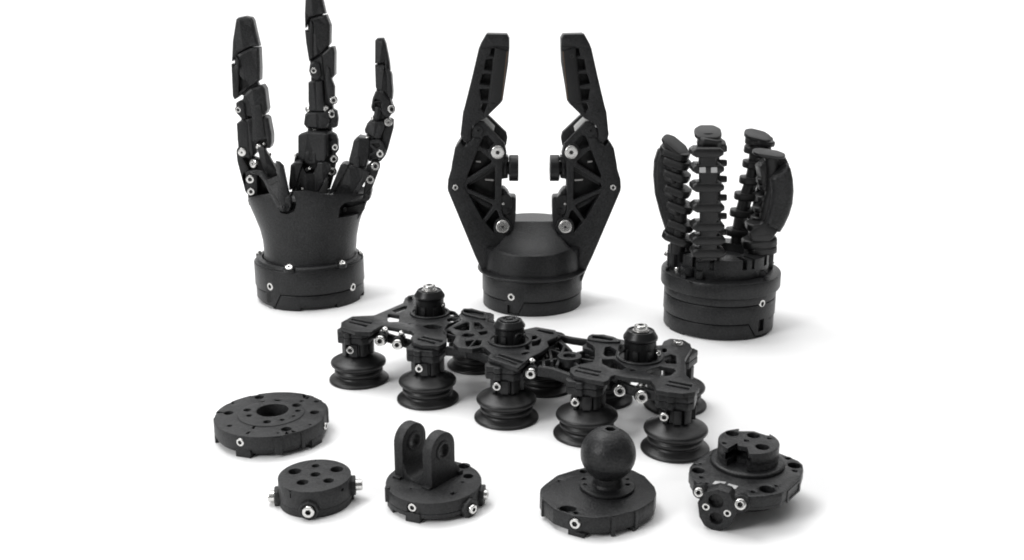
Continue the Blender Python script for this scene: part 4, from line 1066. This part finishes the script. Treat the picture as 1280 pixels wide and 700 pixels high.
    block('arm_groove_shade', c4([(212, 520), (216, 516), (262, 592), (256, 598)]), Yc-.0672, .0008, 0, -23, r=.3, bevel=.0002, m='dark')  # dark strip painted in for the shade of a groove
    sc(*c4(280, 608), y, 2.6, 'black', pl_=vplane((C.x, Yc-.0672, 0), 0, -23))
    block('pivot_cheek', c4([(290, 560), (318, 536, 2), (322, 600, 2), (312, 628), (296, 634)]), Yc-.033, .008, 0, bevel=.0006)
    # ---- middle finger (turned, right side showing)
    y = Yc-.004
    block('fingertip', c1([(390, -22, 2), (412, -30, 2), (452, -30, 2), (464, 0), (478, 60, .5), (446, 66), (408, 78, .5), (402, 90), (388, 128, .5), (386, 60)]), y, .010, 0, bevel=.0012)
    block('finger_pad', c1([(392, 132, .5), (406, 140), (412, 80, .5), (446, 70), (480, 64, .5), (499, 112, 1), (497, 192, 2), (462, 232), (407, 268, 2), (396, 200)]), y, .012, 0, bevel=.0012)
    block('finger_pad_edge', c1([(388, 130), (408, 140), (412, 82), (424, 110), (424, 250), (407, 269), (394, 190)]), y-.0007, .008, 0, r=.8, bevel=.0005)
    block('knuckle', c1([(412, 264, 1), (460, 240), (498, 205, 2), (514, 205, 2), (519, 232), (518, 330), (500, 350), (480, 356), (440, 350), (410, 330)]), y+.0005, .012, 0, bevel=.0008)
    block('hinge_lobe', c1([(410, 280, 3), (430, 268, 3), (452, 275), (460, 330), (445, 352, 2), (415, 335, 3), (406, 310)]), y-.0014, .010, 0, bevel=.0007)
    sc(*c1(428, 308), y-.0015, 3.4)
    block('side_plate', c1([(486, 290), (498, 300), (502, 340), (518, 380, 1), (518, 440, 3), (508, 462, 3), (492, 450), (478, 360)]), y-.0005, .006, 0, bevel=.0006)
    block('finger_link', c1([(402, 360, 1), (440, 350), (466, 354, 1), (472, 420), (472, 488, 1), (408, 488, 1), (402, 440)]), y-.0012, .011, 0, bevel=.0009)
    block('link_ridge', c1([(436, 358), (464, 360), (470, 486), (440, 486)]), y-.0016, .003, 0, bevel=.0004, r=.6)
    sc(*c1(513, 438), y-.0006, 4.0, n=(.35, -.93, 0)); sc(*c1(404, 478), y+.001, 3.6, 'plain', recess=False, n=(-.5, -.85, 0), h=.002); sc(*c1(478, 474), y+.001, 4.0, 'plain', recess=False, n=(.4, -.9, 0), h=.002)
    block('link_block', c1([(388, 500, 2), (402, 490), (490, 488, 2), (501, 530, 1), (480, 566, 2), (396, 562, 2), (382, 545, 1)]), y-.002, .013, 0, bevel=.0010)
    block('link_ridge', c1([(442, 494), (492, 492), (498, 530), (478, 562), (442, 562)]), y-.0024, .003, 0, bevel=.0004, r=.6)
    sp_ = block('side_plate', c1([(490, 480, 2), (510, 476, 3), (528, 486, 2), (534, 520), (530, 556, 3), (512, 562, 2), (500, 545)]), y-.0005, .006, 0, bevel=.0006)
    sc(*c1(505, 498), y-.0006, 4.6, n=(.5, -.85, 0))
    sc(*c1(522, 536), y-.0008, 2.2, 'black')
    block('hinge_pin_block', c1([(412, 560), (455, 560), (455, 590), (412, 590)]), y+.001, .009, 0, bevel=.0005, m='smooth')
    sc(*c1(432, 572), y+.0009, 2.6, 'plain', recess=False)
    # big ribbed block, front face turned left
    y = Yc-.006; yaw = -14
    bb = block('finger_block', c5([(62, 268, 2), (82, 252, 1), (130, 238), (232, 246, 2), (254, 262, 1), (256, 400), (244, 446, 2), (190, 448), (100, 442, 2), (62, 420)]), y-.003, .016, yaw, bevel=.0010)
    pb = o_pl[bb.name]
    block('front_tab', c5([(112, 380, 2), (140, 372, 2), (178, 378, 2), (184, 400), (186, 450), (160, 458), (112, 450)]), y-.0045, .003, yaw, bevel=.0005)
    block('block_groove_shade', c5([(144, 300), (150, 300), (150, 378), (144, 378)]), y-.00315, .0006, yaw, r=.2, bevel=.0001, m='dark')  # groove shade laid on as a dark strip
    block('ribbed_cheek', c5([(256, 262, 1), (300, 248, 2), (322, 262), (336, 300, 2), (336, 370, 2), (318, 394, 2), (262, 404)]), y-.0005, .006, 0, bevel=.0005,
          holes=[c5([(262, 276), (300, 292), (268, 318)]), c5([(268, 332), (292, 345), (264, 358)]), c5([(264, 376), (292, 360), (296, 386), (268, 394)])])
    block('cheek_backing', c5([(250, 262), (300, 256), (326, 300), (326, 370), (262, 398)]), y+.0015, .009, 0, bevel=.0003, m='dark')
    sc(*c5(317, 344), y-.0006, 3.6, 'set')
    block('side_plate', c5([(256, 402, 1), (300, 392, 2), (322, 398, 2), (324, 440), (300, 560), (276, 640), (262, 600), (256, 450)]), y-.0001, .005, 0, bevel=.0006)
    sc(*c5(308, 424), y-.0002, 4.3, n=(.3, -.95, 0)); sc(*c5(295, 508), y-.0002, 4.5, n=(.3, -.95, 0))
    sc(*c5(50, 400), y+.004, 3.2, 'plain', recess=False, n=(-.8, -.6, 0))
    block('side_plate', c5([(44, 390), (60, 385), (62, 450), (40, 456)]), y+.004, .005, 0, bevel=.0005)
    # metacarpal: recessed panel with two flaps
    block('metacarpal_panel', c5([(60, 470), (100, 480), (120, 520), (172, 520), (190, 470), (196, 640), (50, 640)]), y-.006, .012, 0, bevel=.0005)
    block('metacarpal_flap', c5([(16, 466, 2), (36, 450, 2), (96, 445, 1), (98, 456), (54, 610), (8, 640), (4, 600)]), y-.0085, .014, 0, bevel=.0008)
    block('metacarpal_flap', c5([(198, 448, 1), (256, 446, 2), (280, 462, 1), (282, 500), (250, 560), (206, 640), (180, 650), (180, 530)]), y-.0085, .014, 0, bevel=.0008)
    block('opening_shade', c5([(254, 560), (268, 540), (268, 660), (206, 650)]), y-.0088, .002, 0, bevel=.0002, m='dark')  # dark plate put on for the shade of an opening
    sc(*c5(146, 490), y-.0056, 1.8, 'plain', recess=False, n=(0, -.5, .8)); sc(*c5(130, 494), y-.006, 2.2, 'black', recess=False); sc(*c5(98, 622), y-.0062, 1.6, 'plain', recess=False)
    # ---- right finger (leans right)
    y = Yc-.010
    block('fingertip', c1([(695, 178, 1), (704, 167, 1), (732, 166, 2), (742, 190), (758, 270), (762, 310, .5), (745, 300), (736, 275), (694, 278, .5)]), y, .008, 0, bevel=.0009)
    block('tip_patch', c1([(699, 182), (722, 180), (722, 192), (714, 188), (706, 194), (700, 192)]), y-.0002, .001, 0, r=.4, bevel=.0003, m='dark')
    block('finger_pad', c1([(694, 284, .5), (734, 280), (742, 305), (764, 318, .5), (768, 330), (773, 400), (771, 440, 2), (735, 408), (697, 386, 2)]), y, .010, 0, bevel=.0009)
    block('finger_pad_edge', c1([(738, 285), (748, 278, .5), (750, 300), (766, 318), (772, 400), (771, 438), (752, 422), (746, 330)]), y-.0006, .006, 0, r=.5, bevel=.0004)
    block('knuckle', c1([(696, 400, 2), (728, 392, 1), (764, 440, 1), (772, 470), (762, 512, 3), (742, 514, 2), (720, 488), (684, 490, 2), (677, 470), (684, 430)]), y-.001, .012, 0, bevel=.0009,
          holes=[c1([(698, 452), (718, 448), (720, 470), (700, 472)])])
    block('link_recess', c1([(694, 448), (722, 445), (724, 476), (696, 478)]), y+.0015, .004, 0, bevel=.0002, m='dark')
    block('drive_rod', c1([(694, 468, 1), (718, 466, 1), (722, 496), (712, 528, 1), (692, 524, 1)]), y-.0016, .004, 0, bevel=.0006)
    sc(*c1(766, 477), y-.0012, 4.4, n=(.6, -.8, 0))
    sc(*c1(754, 534), y-.0004, 5.2, 'plain', n=(.1, -1, .1), recess=False, h=.002); sc(*c1(684, 516), y, 2.4, 'plain', n=(-.5, -.85, 0), recess=False)
    block('link_block', c1([(660, 540, 2), (672, 528, 1), (736, 530, 2), (741, 560, 1), (722, 604, 2), (706, 612, 2), (652, 584, 2), (648, 570)]), y-.002, .013, 0, bevel=.0010)
    block('link_ridge', c1([(700, 534), (736, 534), (738, 560), (716, 606), (690, 600)]), y-.0023, .002, 0, r=.6, bevel=.0004)
    block('side_plate', c1([(738, 528, 2), (760, 515, 3), (777, 524, 2), (776, 560), (752, 650), (738, 690, 2), (722, 668), (730, 590)]), y+.0002, .005, 0, bevel=.0006)
    block('hinge_pin_block', c1([(655, 588), (694, 598), (684, 625), (655, 610)]), y+.001, .008, 0, bevel=.0005, m='smooth')
    sc(*c1(664, 600), y+.0008, 2.4, 'plain', recess=False, n=(0, -.8, .6))
    y = Yc-.012
    block('finger_block', c5([(440, 300, 2), (470, 275, 1), (545, 292, 1), (550, 312), (545, 400), (525, 480, 2), (500, 490), (410, 462, 2), (408, 430), (426, 360)]), y-.002, .015, 0, bevel=.0010)
    block('front_tab', c5([(444, 415, 2), (460, 405, 2), (482, 412, 2), (480, 485, 1), (440, 476, 1)]), y-.0035, .003, 0, bevel=.0005)
    block('block_groove_shade', c5([(478, 322), (483, 323), (468, 404), (462, 403)]), y-.0022, .0006, 0, r=.2, bevel=.0001, m='dark')  # dark strip in place of the groove's shade
    block('ribbed_cheek', c5([(548, 300, 1), (612, 290, 2), (638, 310), (656, 360, 2), (650, 410, 2), (622, 442, 2), (540, 440), (545, 400)]), y-.0008, .006, 0, bevel=.0005,
          holes=[c5([(560, 322), (614, 318), (622, 340), (600, 352)]), c5([(556, 342), (590, 368), (554, 390)]), c5([(552, 404), (596, 386), (604, 408), (554, 430)])])
    block('cheek_backing', c5([(546, 302), (610, 296), (636, 330), (630, 410), (600, 436), (540, 432)]), y+.0014, .009, 0, bevel=.0003, m='dark')
    sc(*c5(621, 388), y-.0010, 4.2, 'set')
    block('side_plate', c5([(530, 470, 2), (560, 442, 2), (606, 440, 3), (618, 462, 3), (604, 520), (558, 640, 2), (530, 700), (500, 700), (520, 560)]), y-.0005, .005, 0, bevel=.0006)
    sc(*c5(587, 472), y-.0006, 4.6, n=(.25, -.97, 0)); sc(*c5(552, 562), y-.0006, 4.8, n=(.25, -.97, 0))
    block('metacarpal_flap', c5([(352, 462, 2), (380, 455, 2), (408, 468), (402, 482), (320, 640, 1), (268, 670, 1)]), y-.0055, .014, 0, bevel=.0008)
    block('metacarpal_panel', c5([(398, 475), (470, 480), (535, 500, 2), (545, 520, 2), (500, 590), (430, 690, 2), (370, 700), (300, 665), (330, 600)]), y-.0045, .014, 0, bevel=.0006)
    block('metacarpal_flap', c5([(500, 490, 1), (546, 512, 2), (536, 545), (452, 690, 1), (420, 700), (444, 640), (500, 550)]), y-.0060, .012, 0, bevel=.0007)
    block('panel_groove_shade', c5([(426, 500), (448, 490), (462, 500), (446, 516), (432, 540), (436, 560), (420, 570), (412, 560), (396, 572), (404, 545)]), y-.0047, .0008, 0, r=.4, bevel=.0002, m='dark')  # groove shade drawn as thin dark plates on the panel
    block('panel_groove_shade', c5([(398, 590), (404, 592), (368, 660), (362, 656)]), y-.0047, .0006, 0, r=.2, bevel=.0001, m='dark')
    block('wrist_cheek', c5([(540, 640, 2), (556, 630, 2), (560, 650), (548, 700), (520, 720), (506, 690)]), y-.0020, .012, 0, bevel=.0008)
    sc(*c5(541, 662), y-.0021, 1.6, 'black')
    block('pocket_shade', c2([(504, 240), (560, 232), (622, 215), (618, 240), (582, 292), (500, 292)]), Yc-.012, .004, 0, bevel=.0002, m='dark')  # dark sheet colours the shade into the palm pocket
    sc(*c2(536, 242), Yc-.0165, 2.2, 'black')
robot_hand()

# ================================================================== long gripper carried on nine suction cups
def suction_gripper():
    ZP = .0365
    fc = [(449, 474), (535, 498.5), (633, 522), (733, 542.5), (843.5, 561)]
    G = [ground(*p) for p in fc]
    mid = ground(655, 505)
    t = thing('suction_gripper', mid, 'long low black gripper of three skeleton plates standing on two rows of suction cups', 'suction gripper')
    pl = hplane(ZP); s = pxsize(Vector((mid.x, mid.y, ZP)))
    c8 = crop(415, 345, 1/7); cA = crop(530, 375, .1142857); cB = crop(600, 385, .13574); cC = crop(690, 395, .12136); cD = crop(770, 395, .15)
    back = [(594, 389), (681, 413), (754, 426), (847, 433)]
    Bk = [pl.hit(*p) for p in back]
    for b in Bk: b.z = 0
    print('front', [(round(g.x, 4), round(g.y, 4)) for g in G]); print('back', [(round(g.x, 4), round(g.y, 4)) for g in Bk])
    # ---- suction cup, one mesh shared
    Rl = .0184
    prof = [(0, .0045), (Rl*.80, .0030), (Rl*.97, .0002), (Rl, .0002), (Rl*1.0, .0012), (Rl*.97, .0018), (Rl*.88, .0026), (Rl*.79, .0036), (Rl*.755, .0045), (Rl*.765, .0050), (Rl*.80, .0056), (Rl*.815, .0066), (Rl*.80, .0076), (Rl*.765, .0083), (Rl*.76, .0089), (Rl*.79, .0095), (Rl*.86, .0100), (Rl*.915, .0107), (Rl*.93, .0118), (Rl*.915, .0128), (Rl*.85, .0136), (Rl*.70, .0150), (Rl*.52, .0169), (Rl*.42, .0180), (0, .0180)]
    cup_me = lathe_mesh(rprof(prof, .0005), 72); cup_me.materials.append(M['rubber']); finish(cup_me, 45)
    neck_me = lathe_mesh(rprof([(0, .0178), (.0080, .0178), (.0080, .0262), (0, .0262)], .0004), 40); neck_me.materials.append(M['smooth']); finish(neck_me)
    lug_me = box_mesh(.0042, .0032, .0078, T((0, 0, .0220)), .0004); lug_me.materials.append(M['smooth']); finish(lug_me)
    col_o = [(-.0092, -.0086), (-.0048, -.0086), (-.0042, -.0102), (-.0008, -.0102), (0, -.0086), (.0064, -.0086), (.0096, -.0050), (.0096, .0080), (.0060, .0100), (-.0064, .0100), (-.0096, .0076), (-.0110, -.0050)]
    def col_mesh(z0, z1):
        me = slab_mesh(fillet(col_o, .0014), [], 0, z1-z0, .0005, hplane(z0)); me.materials.append(M['nylon']); finish(me); return me
    colA, colB = col_mesh(.0258, .0298), col_mesh(.0300, .0335)
    ux = (G[-1]-G[0]).normalized(); yaw = math.atan2(ux.y, ux.x)
    for i, g in enumerate(G+Bk):
        rot = Matrix.Rotation(yaw+R(6*(i % 2)-3) if i >= 5 else yaw*.55, 4, 'Z')
        Mw = T(Vector((g.x, g.y, 0))) @ rot
        k = place('suction_cup', cup_me, Mw, t)
        place('cup_neck', neck_me, Mw, t)
        for a in ((-125, -80, -45, 10, 60) if i < 5 else (-90, 0, 90)):
            place('neck_lug', lug_me, Mw @ Matrix.Rotation(R(a+90), 4, 'Z') @ T((0, -.0084, 0)), t)
        place('cup_collar', colA, Mw, t); place('cup_collar', colB, Mw, t)
        if i < 5:
            P = vplane((g.x, g.y-.0096, 0)).hit(fc[i][0]-11+[0, 0, -1, -3, -2.5][i], {0: 437.6, 1: 460.5, 2: 483, 3: 502.6, 4: 521}[i])
            rod('set_screw_boss', P+Vector((0, .006, 0)), P, .0021, t, 'smooth')
            screw(t, P, (-.12, -1, 0), .0021, .0009, 'set')
    # ---- plates
    def plate(name, o, holes, z0, z1, r=2, m='nylon', bevel=.0005, hr=1.5):
        holes = [offs([q[:2] for q in h], (-.55 if area2(h) > 0 else .55)) if isinstance(h, list) and len(h) == 4 and abs(area2(h)) < 130 else h for h in holes]
        return slab(name, hplane(z1), o, t, z0-z1, 0, holes=holes, r=r, hr=hr, bevel=bevel, m=m)
    zb = .0337
    # left plate
    A_o = [(425.8, 408.5, 2), (426.4, 402.5, 3), (440, 395.2, 4), (467.9, 393.8, 8), (503.6, 378.6, 3), (506.4, 371.9, 3), (515, 367.8, 4), (528, 369, 4), (545, 377, 6), (556, 386, 3), (569, 389.0), (574, 394), (571, 401), (560, 405), (556, 411, 3), (558.5, 419, 4), (558.5, 427, 4),
           (549, 432.5, 3), (526, 431.0, 3), (516.5, 428, 3), (513.5, 421.5, 2), (517.5, 417.3, 2), (513.5, 413.6, 3), (490, 408.8), (477.5, 406.8, 3), (467, 412.5), (463.6, 415, 2), (443.6, 413.6, 3), (429.3, 409.5, 2)]
    A_h = [c8([(528, 302), (640, 258), (658, 262), (652, 285), (560, 322)]), c8([(486, 338), (505, 330), (590, 345), (582, 398), (500, 400), (484, 385)]),
           c8([(168, 380), (182, 372), (345, 405), (340, 416)]), c8([(148, 402), (160, 396), (305, 430), (296, 440)]),
           c8([(792, 438), (835, 424), (900, 420), (965, 440), (940, 462), (850, 462)]), c8([(790, 535), (806, 528), (965, 562), (958, 574)]), c8([(750, 552), (765, 546), (905, 578), (896, 590)]),
           c8(680, 418, 9), cA([(272, 128), (310, 122), (358, 150), (340, 172), (290, 170)]), cA([(250, 205), (300, 190), (388, 196), (380, 222), (310, 238), (262, 232)])]
    plate('skeleton_plate', A_o, A_h, zb, ZP)
    # middle plate
    B_o = [(573.5, 393.5, 3), (579.1, 386.4, 3), (589.4, 385.0, 3), (607.7, 390.3, 3), (609.6, 396, 2), (608.8, 401, 2), (620, 404.5, 3), (640, 408, 4), (655, 411.5, 4), (662.5, 409.8, 3), (670, 408.3, 3), (694, 412.3, 3), (697.8, 416, 2), (697, 420, 2), (684, 426), (686, 433, 3), (676, 440), (664, 446, 3),
           (652, 455.5, 3), (648, 459.6, 2), (612.5, 448.4, 2), (610, 445, 2), (614, 441), (604, 433, 3), (590, 436), (572, 434, 2), (566, 428), (570, 420), (558, 417), (556, 412), (566, 406), (576, 400)]
    B_h = [cB([(412, 352), (436, 340), (458, 352), (450, 385), (418, 378)]), cA([(430, 100), (452, 94), (652, 128), (664, 150), (640, 156), (560, 140)]), cA([(322, 300), (470, 236), (496, 246), (496, 326), (420, 334), (345, 318)]), cA([(545, 238), (600, 240), (660, 300), (640, 316), (556, 318)]),
           cA([(412, 388), (440, 366), (480, 358), (540, 366), (560, 384), (540, 404), (480, 414), (430, 408)]), cA([(455, 452), (548, 434), (486, 504), (468, 500)]), cA([(520, 500), (580, 432), (628, 440), (610, 490)]),
           cA([(598, 350), (690, 336), (692, 360), (625, 378)]), cA([(225, 352), (282, 330), (290, 350), (240, 366)]),
           cB([(170, 430), (190, 425), (395, 492), (380, 504)]), cB([(150, 440), (165, 450), (340, 510), (330, 516)]), cB([(380, 412), (440, 398), (460, 408), (410, 430), (388, 426)]),
           cB([(520, 205), (545, 195), (670, 218), (690, 240), (640, 236)]), cB([(480, 252), (545, 250), (565, 300), (540, 340), (480, 350), (478, 300)])]
    plate('skeleton_plate', B_o, B_h, zb, ZP)
    # right plate
    C_o = [(733.0, 426.5, 3), (734.3, 421.1, 3), (740, 417.8, 3), (754.3, 417.6, 3), (767.7, 420.7, 3), (778, 425.8, 4), (800, 428, 5), (818, 431.5), (827, 431.0), (829.5, 426.2, 3), (837.5, 422.9, 3), (854, 424.4, 4), (863, 429.6, 3), (865, 435.2, 3), (860, 442, 3), (856.3, 448, 3), (857, 468, 3), (868.5, 477.5, 4), (874.5, 484.5, 3),
           (869, 489.8, 3), (854, 492, 3), (835, 489.8, 2), (820, 487.0, 2), (817.5, 481.5), (813, 474.8, 3), (785, 471.5), (768, 468.2, 4), (763.5, 470.6, 2), (761, 474.8), (755.5, 477, 3), (738.5, 474, 2), (718, 469.3, 3), (712.5, 464.5, 2), (713, 459.3), (726.4, 454.5, 2), (741, 452, 3), (743.5, 446), (743.5, 435), (741, 431.5)]
    C_h = [cC([(548, 318), (600, 308), (662, 350), (655, 408), (560, 415), (526, 392)]), cC([(514, 442), (640, 440), (700, 482), (768, 530), (722, 552), (600, 532), (518, 486)]),
           cC([(272, 532), (292, 522), (505, 568), (496, 580)]), cC([(240, 562), (255, 555), (482, 602), (470, 614)]), cC([(410, 205), (440, 194), (620, 226), (632, 244), (600, 248), (430, 222)]),
           cD([(244, 456), (300, 434), (370, 416), (480, 434), (497, 458), (455, 492), (370, 502), (275, 478)]), cD([(402, 338), (460, 317), (498, 328), (506, 398), (420, 392), (405, 372)]), cD([(382, 276), (400, 262), (424, 274), (420, 298), (392, 302)]),
           cD([(436, 546), (452, 539), (632, 570), (628, 584)]), cD([(414, 574), (430, 568), (614, 598), (604, 609)]), cD(140, 448, 22)]
    plate('skeleton_plate', C_o, C_h, zb, ZP)
    # lower lattice decks that show through and between the plates
    lat = [(572, 412), (600, 404), (640, 410), (700, 414), (742, 428), (744, 452), (716, 466), (690, 462), (660, 456), (620, 446), (590, 438), (566, 432)]
    def web(a, b, w, z0=.0275, z1=.0318, m='nylon'):
        A = hplane(z1).hit(*a); B = hplane(z1).hit(*b); d = (B-A); L_ = d.length; d.normalize()
        p = Plane((A.x, A.y, z1), d, Vector((-d.y, d.x, 0)))
        me = slab_mesh([(0, -w/2), (L_, -w/2), (L_, w/2), (0, w/2)], [], z0-z1, 0, .0003, p); finish(me); link('lattice_web', me, t, m)
    for a, b in (((560, 420), (600, 404)), ((566, 428), (584, 418)), ((584, 418), (600, 436)), ((584, 418), (596, 404)), ((571, 412), (584, 434)), ((590, 434), (612, 412)), ((604, 432), (622, 410)), ((590, 420), (618, 428)),
                 ((664, 440), (690, 418)), ((672, 446), (700, 424)), ((676, 432), (712, 444)), ((684, 424), (690, 452)), ((690, 420), (712, 436)), ((700, 424), (714, 438)), ((664, 452), (712, 446)), ((712, 446), (728, 462)), ((676, 424), (680, 458)), ((696, 456), (706, 432)),
                 ((720, 441), (744, 434)), ((722, 447), (742, 450)), ((660, 420), (672, 440)), ((668, 417), (684, 446))):
        web(a, b, .0016)
    rnd = random.Random(3)
    for i in range(34):
        u = 566+i*5.2; v = 405+(u-566)*.235+rnd.uniform(-2, 26); dv = rnd.choice((-1, 1))*rnd.uniform(6, 14)
        web((u, v), (u+rnd.uniform(8, 22), v+dv), .0014, .0225, .0268)
    for k in (6, 16, 26):
        web((562, 402+k), (744, 445+k-4), .0020, .0215, .0262)
    def ringp(u, v, r0, r1, z0, z1):
        P = hplane(z1).hit(u, v)
        me = slab_mesh(circ(P.x, P.y, r1*s, 40), [circ(P.x, P.y, r0*s, 32)], z0-z1, 0, .0004, hplane(z1)); finish(me); link('web_ring', me, t, 'nylon')
    ringp(585, 418.5, 8, 13.5, .028, ZP-.0006); ringp(711.8, 444.2, 8, 15, .028, .0335); ringp(660, 421, 12, 17, .030, ZP+.0002)
    # spars joining the three plates at the front and the back
    def spar(name, pts, z0, z1, w=.0030):
        P = [hplane(z1).hit(*p) for p in pts]; o = []; o2 = []
        for i, p in enumerate(P):
            d = (P[min(i+1, len(P)-1)]-P[max(i-1, 0)]).normalized(); nn = Vector((-d.y, d.x, 0))
            o.append((p.x, p.y)); q_ = p+nn*w; o2.append((q_.x, q_.y))
        me = slab_mesh(o+o2[::-1], [], z0-z1, 0, .0006, hplane(z1)); finish(me); return link(name, me, t, 'nylon')
    spar('front_spar', [(557, 434.2), (582, 435.6), (600, 441), (612, 446.5)], .0275, .0330)
    spar('front_spar', [(672, 458.2), (688, 460.5), (703, 465.5), (718, 471.5)], .0285, .0345)
    spar('rear_spar', [(696, 418.5), (712, 421.8), (736, 425.5)], .0295, .0340, .0025)
    spar('rear_spar', [(607, 399.5), (618, 403.5), (628, 406)], .0295, .0345, .0025)
    spar('front_spar', [(467, 412.6), (492, 420.6), (518, 427.6)], .0245, .0300)
    spar('front_spar', [(762, 474.6), (788, 482.8), (820, 489.6)], .0255, .0310)
    spar('rear_spar', [(767, 424.2), (800, 431), (830, 434.5)], .0285, .0335)
    a = hplane(.0330).hit(582, 435.6); box('spar_clip', a+Vector((0, -.0001, -.0025)), (.0014, .0022, .0066), t, None, .0003)
    # clamp bolts sticking out to the front
    for u, v, r_, zz, du in ((475.3, 425.6, 6.6, .0295, 8), (496.8, 430.2, 6.4, .0290, 7), (663.3, 466.4, 6.7, .0295, 2), (774.6, 487.6, 7.6, .0280, 3), (802, 495.6, 8.3, .0275, 3)):
        P = hplane(zz).hit(u, v); n = Vector((-.10, -1, .05)).normalized(); q_ = pxsize(P)
        rod('bolt_barrel', P-n*.014, P-n*.0002, r_*q_*.82, t, 'smooth')
        lathe('bolt_socket', [(0, 0), (r_*q_*1.22, 0), (r_*q_*1.22, .0045), (0, .0045)], frame(P-n*.0062, n), t, 'nylon', 28)
        rod('steel_shank', P-n*.0030, P, r_*q_*.78, t, 'steel')
        screw(t, P, n, r_*q_, .0019, 'cap')
        lathe('hex_nut', [(0, 0), (r_*q_*1.02, 0), (r_*q_*1.02, .0022), (0, .0022)], frame(P-n*.0044, n), t, 'dullst', 6, .0002)
        Q = P+Vector((du*q_*.6, .0058, .0044)); m_ = Vector((.35, -.4, .85)).normalized()
        screw(t, Q, m_, r_*q_*.55, .0020, 'button'); rod('steel_shank', Q-m_*.0035, Q, r_*q_*.45, t, 'dullst')
    # ---- hubs
    def hub(u, vb, w, vtop, screw_r, ring, plate_z=ZP):
        """u centre, vb picture row of the hub foot at its front, w width px"""
        P0 = pl.hit(u, vb); q_ = pxsize(P0); rr = w/2*q_; P = Vector((P0.x, P0.y+rr, 0)); q_ = pxsize(P+Vector((0, 0, ZP))); rr = w/2*q_
        z1 = hgt(P, vtop); hh = z1-ZP
        f = T((P.x, P.y, 0))
        lathe('hub_body', [(0, ZP-.006), (rr*.92, ZP-.006), (rr*.92, ZP+hh*.66), (rr, ZP+hh*.70), (rr*1.0, ZP+hh*.78), (rr*.80, ZP+hh*.97), (rr*.78, z1), (rr*.70, z1), (rr*.70, z1-.0006), (0, z1-.0006)], f, t, 'smooth', 64, .0004)
        lathe('hub_base', [(0, ZP-.009), (rr*1.3, ZP-.009), (rr*1.3, ZP-.0045), (0, ZP-.0045)], f, t, 'dark', 48)
        R1 = ring/2*q_
        lathe('hub_ring', [(R1*.86, ZP-.0015), (R1, ZP-.0015), (R1, ZP+.0010), (R1*.97, ZP+.0013), (R1*.88, ZP+.0013), (R1*.86, ZP+.0008), (R1*.86, ZP-.0015)], f, t, 'nylon', 64, .0003)
        lathe('hub_gap_shade', [(0, ZP+.0001), (R1*.87, ZP+.0001), (R1*.87, ZP+.0004), (0, ZP+.0004)], f, t, 'dark', 48, .0001)  # black disc painted in for shade between hub and ring
        for a in (-150, -112, -64, -20, 25):
            n = Vector((math.cos(R(a)), math.sin(R(a)), 0)); 
            box('hub_lug', P+n*(rr*.93)+Vector((0, 0, ZP+hh*.20)), (.0030, hh*.4, .0020), t, frame(P, n).to_3x3(), .0003, 'smooth')
        if screw_r:
            Q = Vector((P.x, P.y, z1-.0004)); lathe('washer', [(0, 0), (screw_r*q_*1.25, 0), (screw_r*q_*1.25, .0005), (0, .0005)], T(Q), t, 'dullst', 32, .0001)
            screw(t, Q+Vector((0, 0, .0006)), (0, 0, 1), screw_r*q_, .0030, 'cap')
        else:
            lathe('hub_lid', [(0, 0), (rr*.62, 0), (rr*.60, .0012), (rr*.40, .0016), (rr*.38, .0006), (0, .0006)], T((P.x, P.y, z1-.0006)), t, 'smooth', 48, .0003)
            lathe('hub_cap', [(0, 0), (rr*.22, 0), (rr*.20, .0012), (0, .0012)], T((P.x, P.y, z1)), t, 'smooth', 24, .0003)
        return P, rr
    P, rr = hub(536, 397.5, 38, 362.0, 7.6, 50)
    for a, dz in ((28, .012), (60, .010)):
        n = Vector((math.cos(R(a-50)), math.sin(R(a-50)), 0)); screw(t, P+n*rr*.9+Vector((0, 0, ZP+.006)), n, .0012, .0010, 'cap')
    P, rr = hub(636.8, 433.0, 39.5, 399.5, 0, 55)
    n = Vector((.55, -.8, 0)).normalized(); screw(t, P+n*rr*.92+Vector((0, 0, ZP+.0055)), n, .0022, .0014, 'black')
    P, rr = hub(802.2, 454.5, 43, 412.5, 8.2, 59)
    for (u, v), k in ((cD(60, 270), 'black'), (cD(338, 310), 'cap')):
        Q = vplane((P.x, P.y-.003, 0)).hit(u, v); screw(t, Q, Vector((u-802, -18, 8)), .0024 if k == 'black' else .0017, .0018, k)
    # screws on the rear arms
    for u, v, r_, k in ((847.5, 428.5, 6.0, 'cap'), (512.5, 372.0, 3.0, 'black')):
        Q = pl.hit(u, v+2); q_ = pxsize(Q); lathe('screw_seat', [(0, 0), (r_*q_*1.5, 0), (r_*q_*1.5, .0002), (0, .0002)], T(Q), t, 'dark', 24, .00005); screw(t, Q, (0, 0, 1), r_*q_, .0022, k)
    # raised rims round the slotted pads
    for pad in (c8([(100, 400), (180, 362), (370, 392), (390, 420), (330, 452), (200, 462), (110, 440)]),):
        pass
    for poly, hole in ((cA([(400, 120), (440, 90), (520, 92), (680, 132), (694, 170), (670, 200), (600, 190), (440, 150)]), cA([(428, 112), (455, 100), (520, 106), (650, 136), (662, 160), (640, 172), (560, 158), (440, 132)])),
                       (cC([(362, 232), (376, 200), (410, 184), (530, 190), (640, 216), (712, 250), (690, 262), (560, 262), (420, 244)]), cC([(408, 214), (425, 198), (520, 204), (625, 230), (634, 248), (600, 252), (500, 236), (416, 226)]))):
        slab('pad_rim', hplane(ZP+.0012), poly, t, -.0015, 0, holes=[hole], r=3, hr=2, bevel=.0004)
suction_gripper()
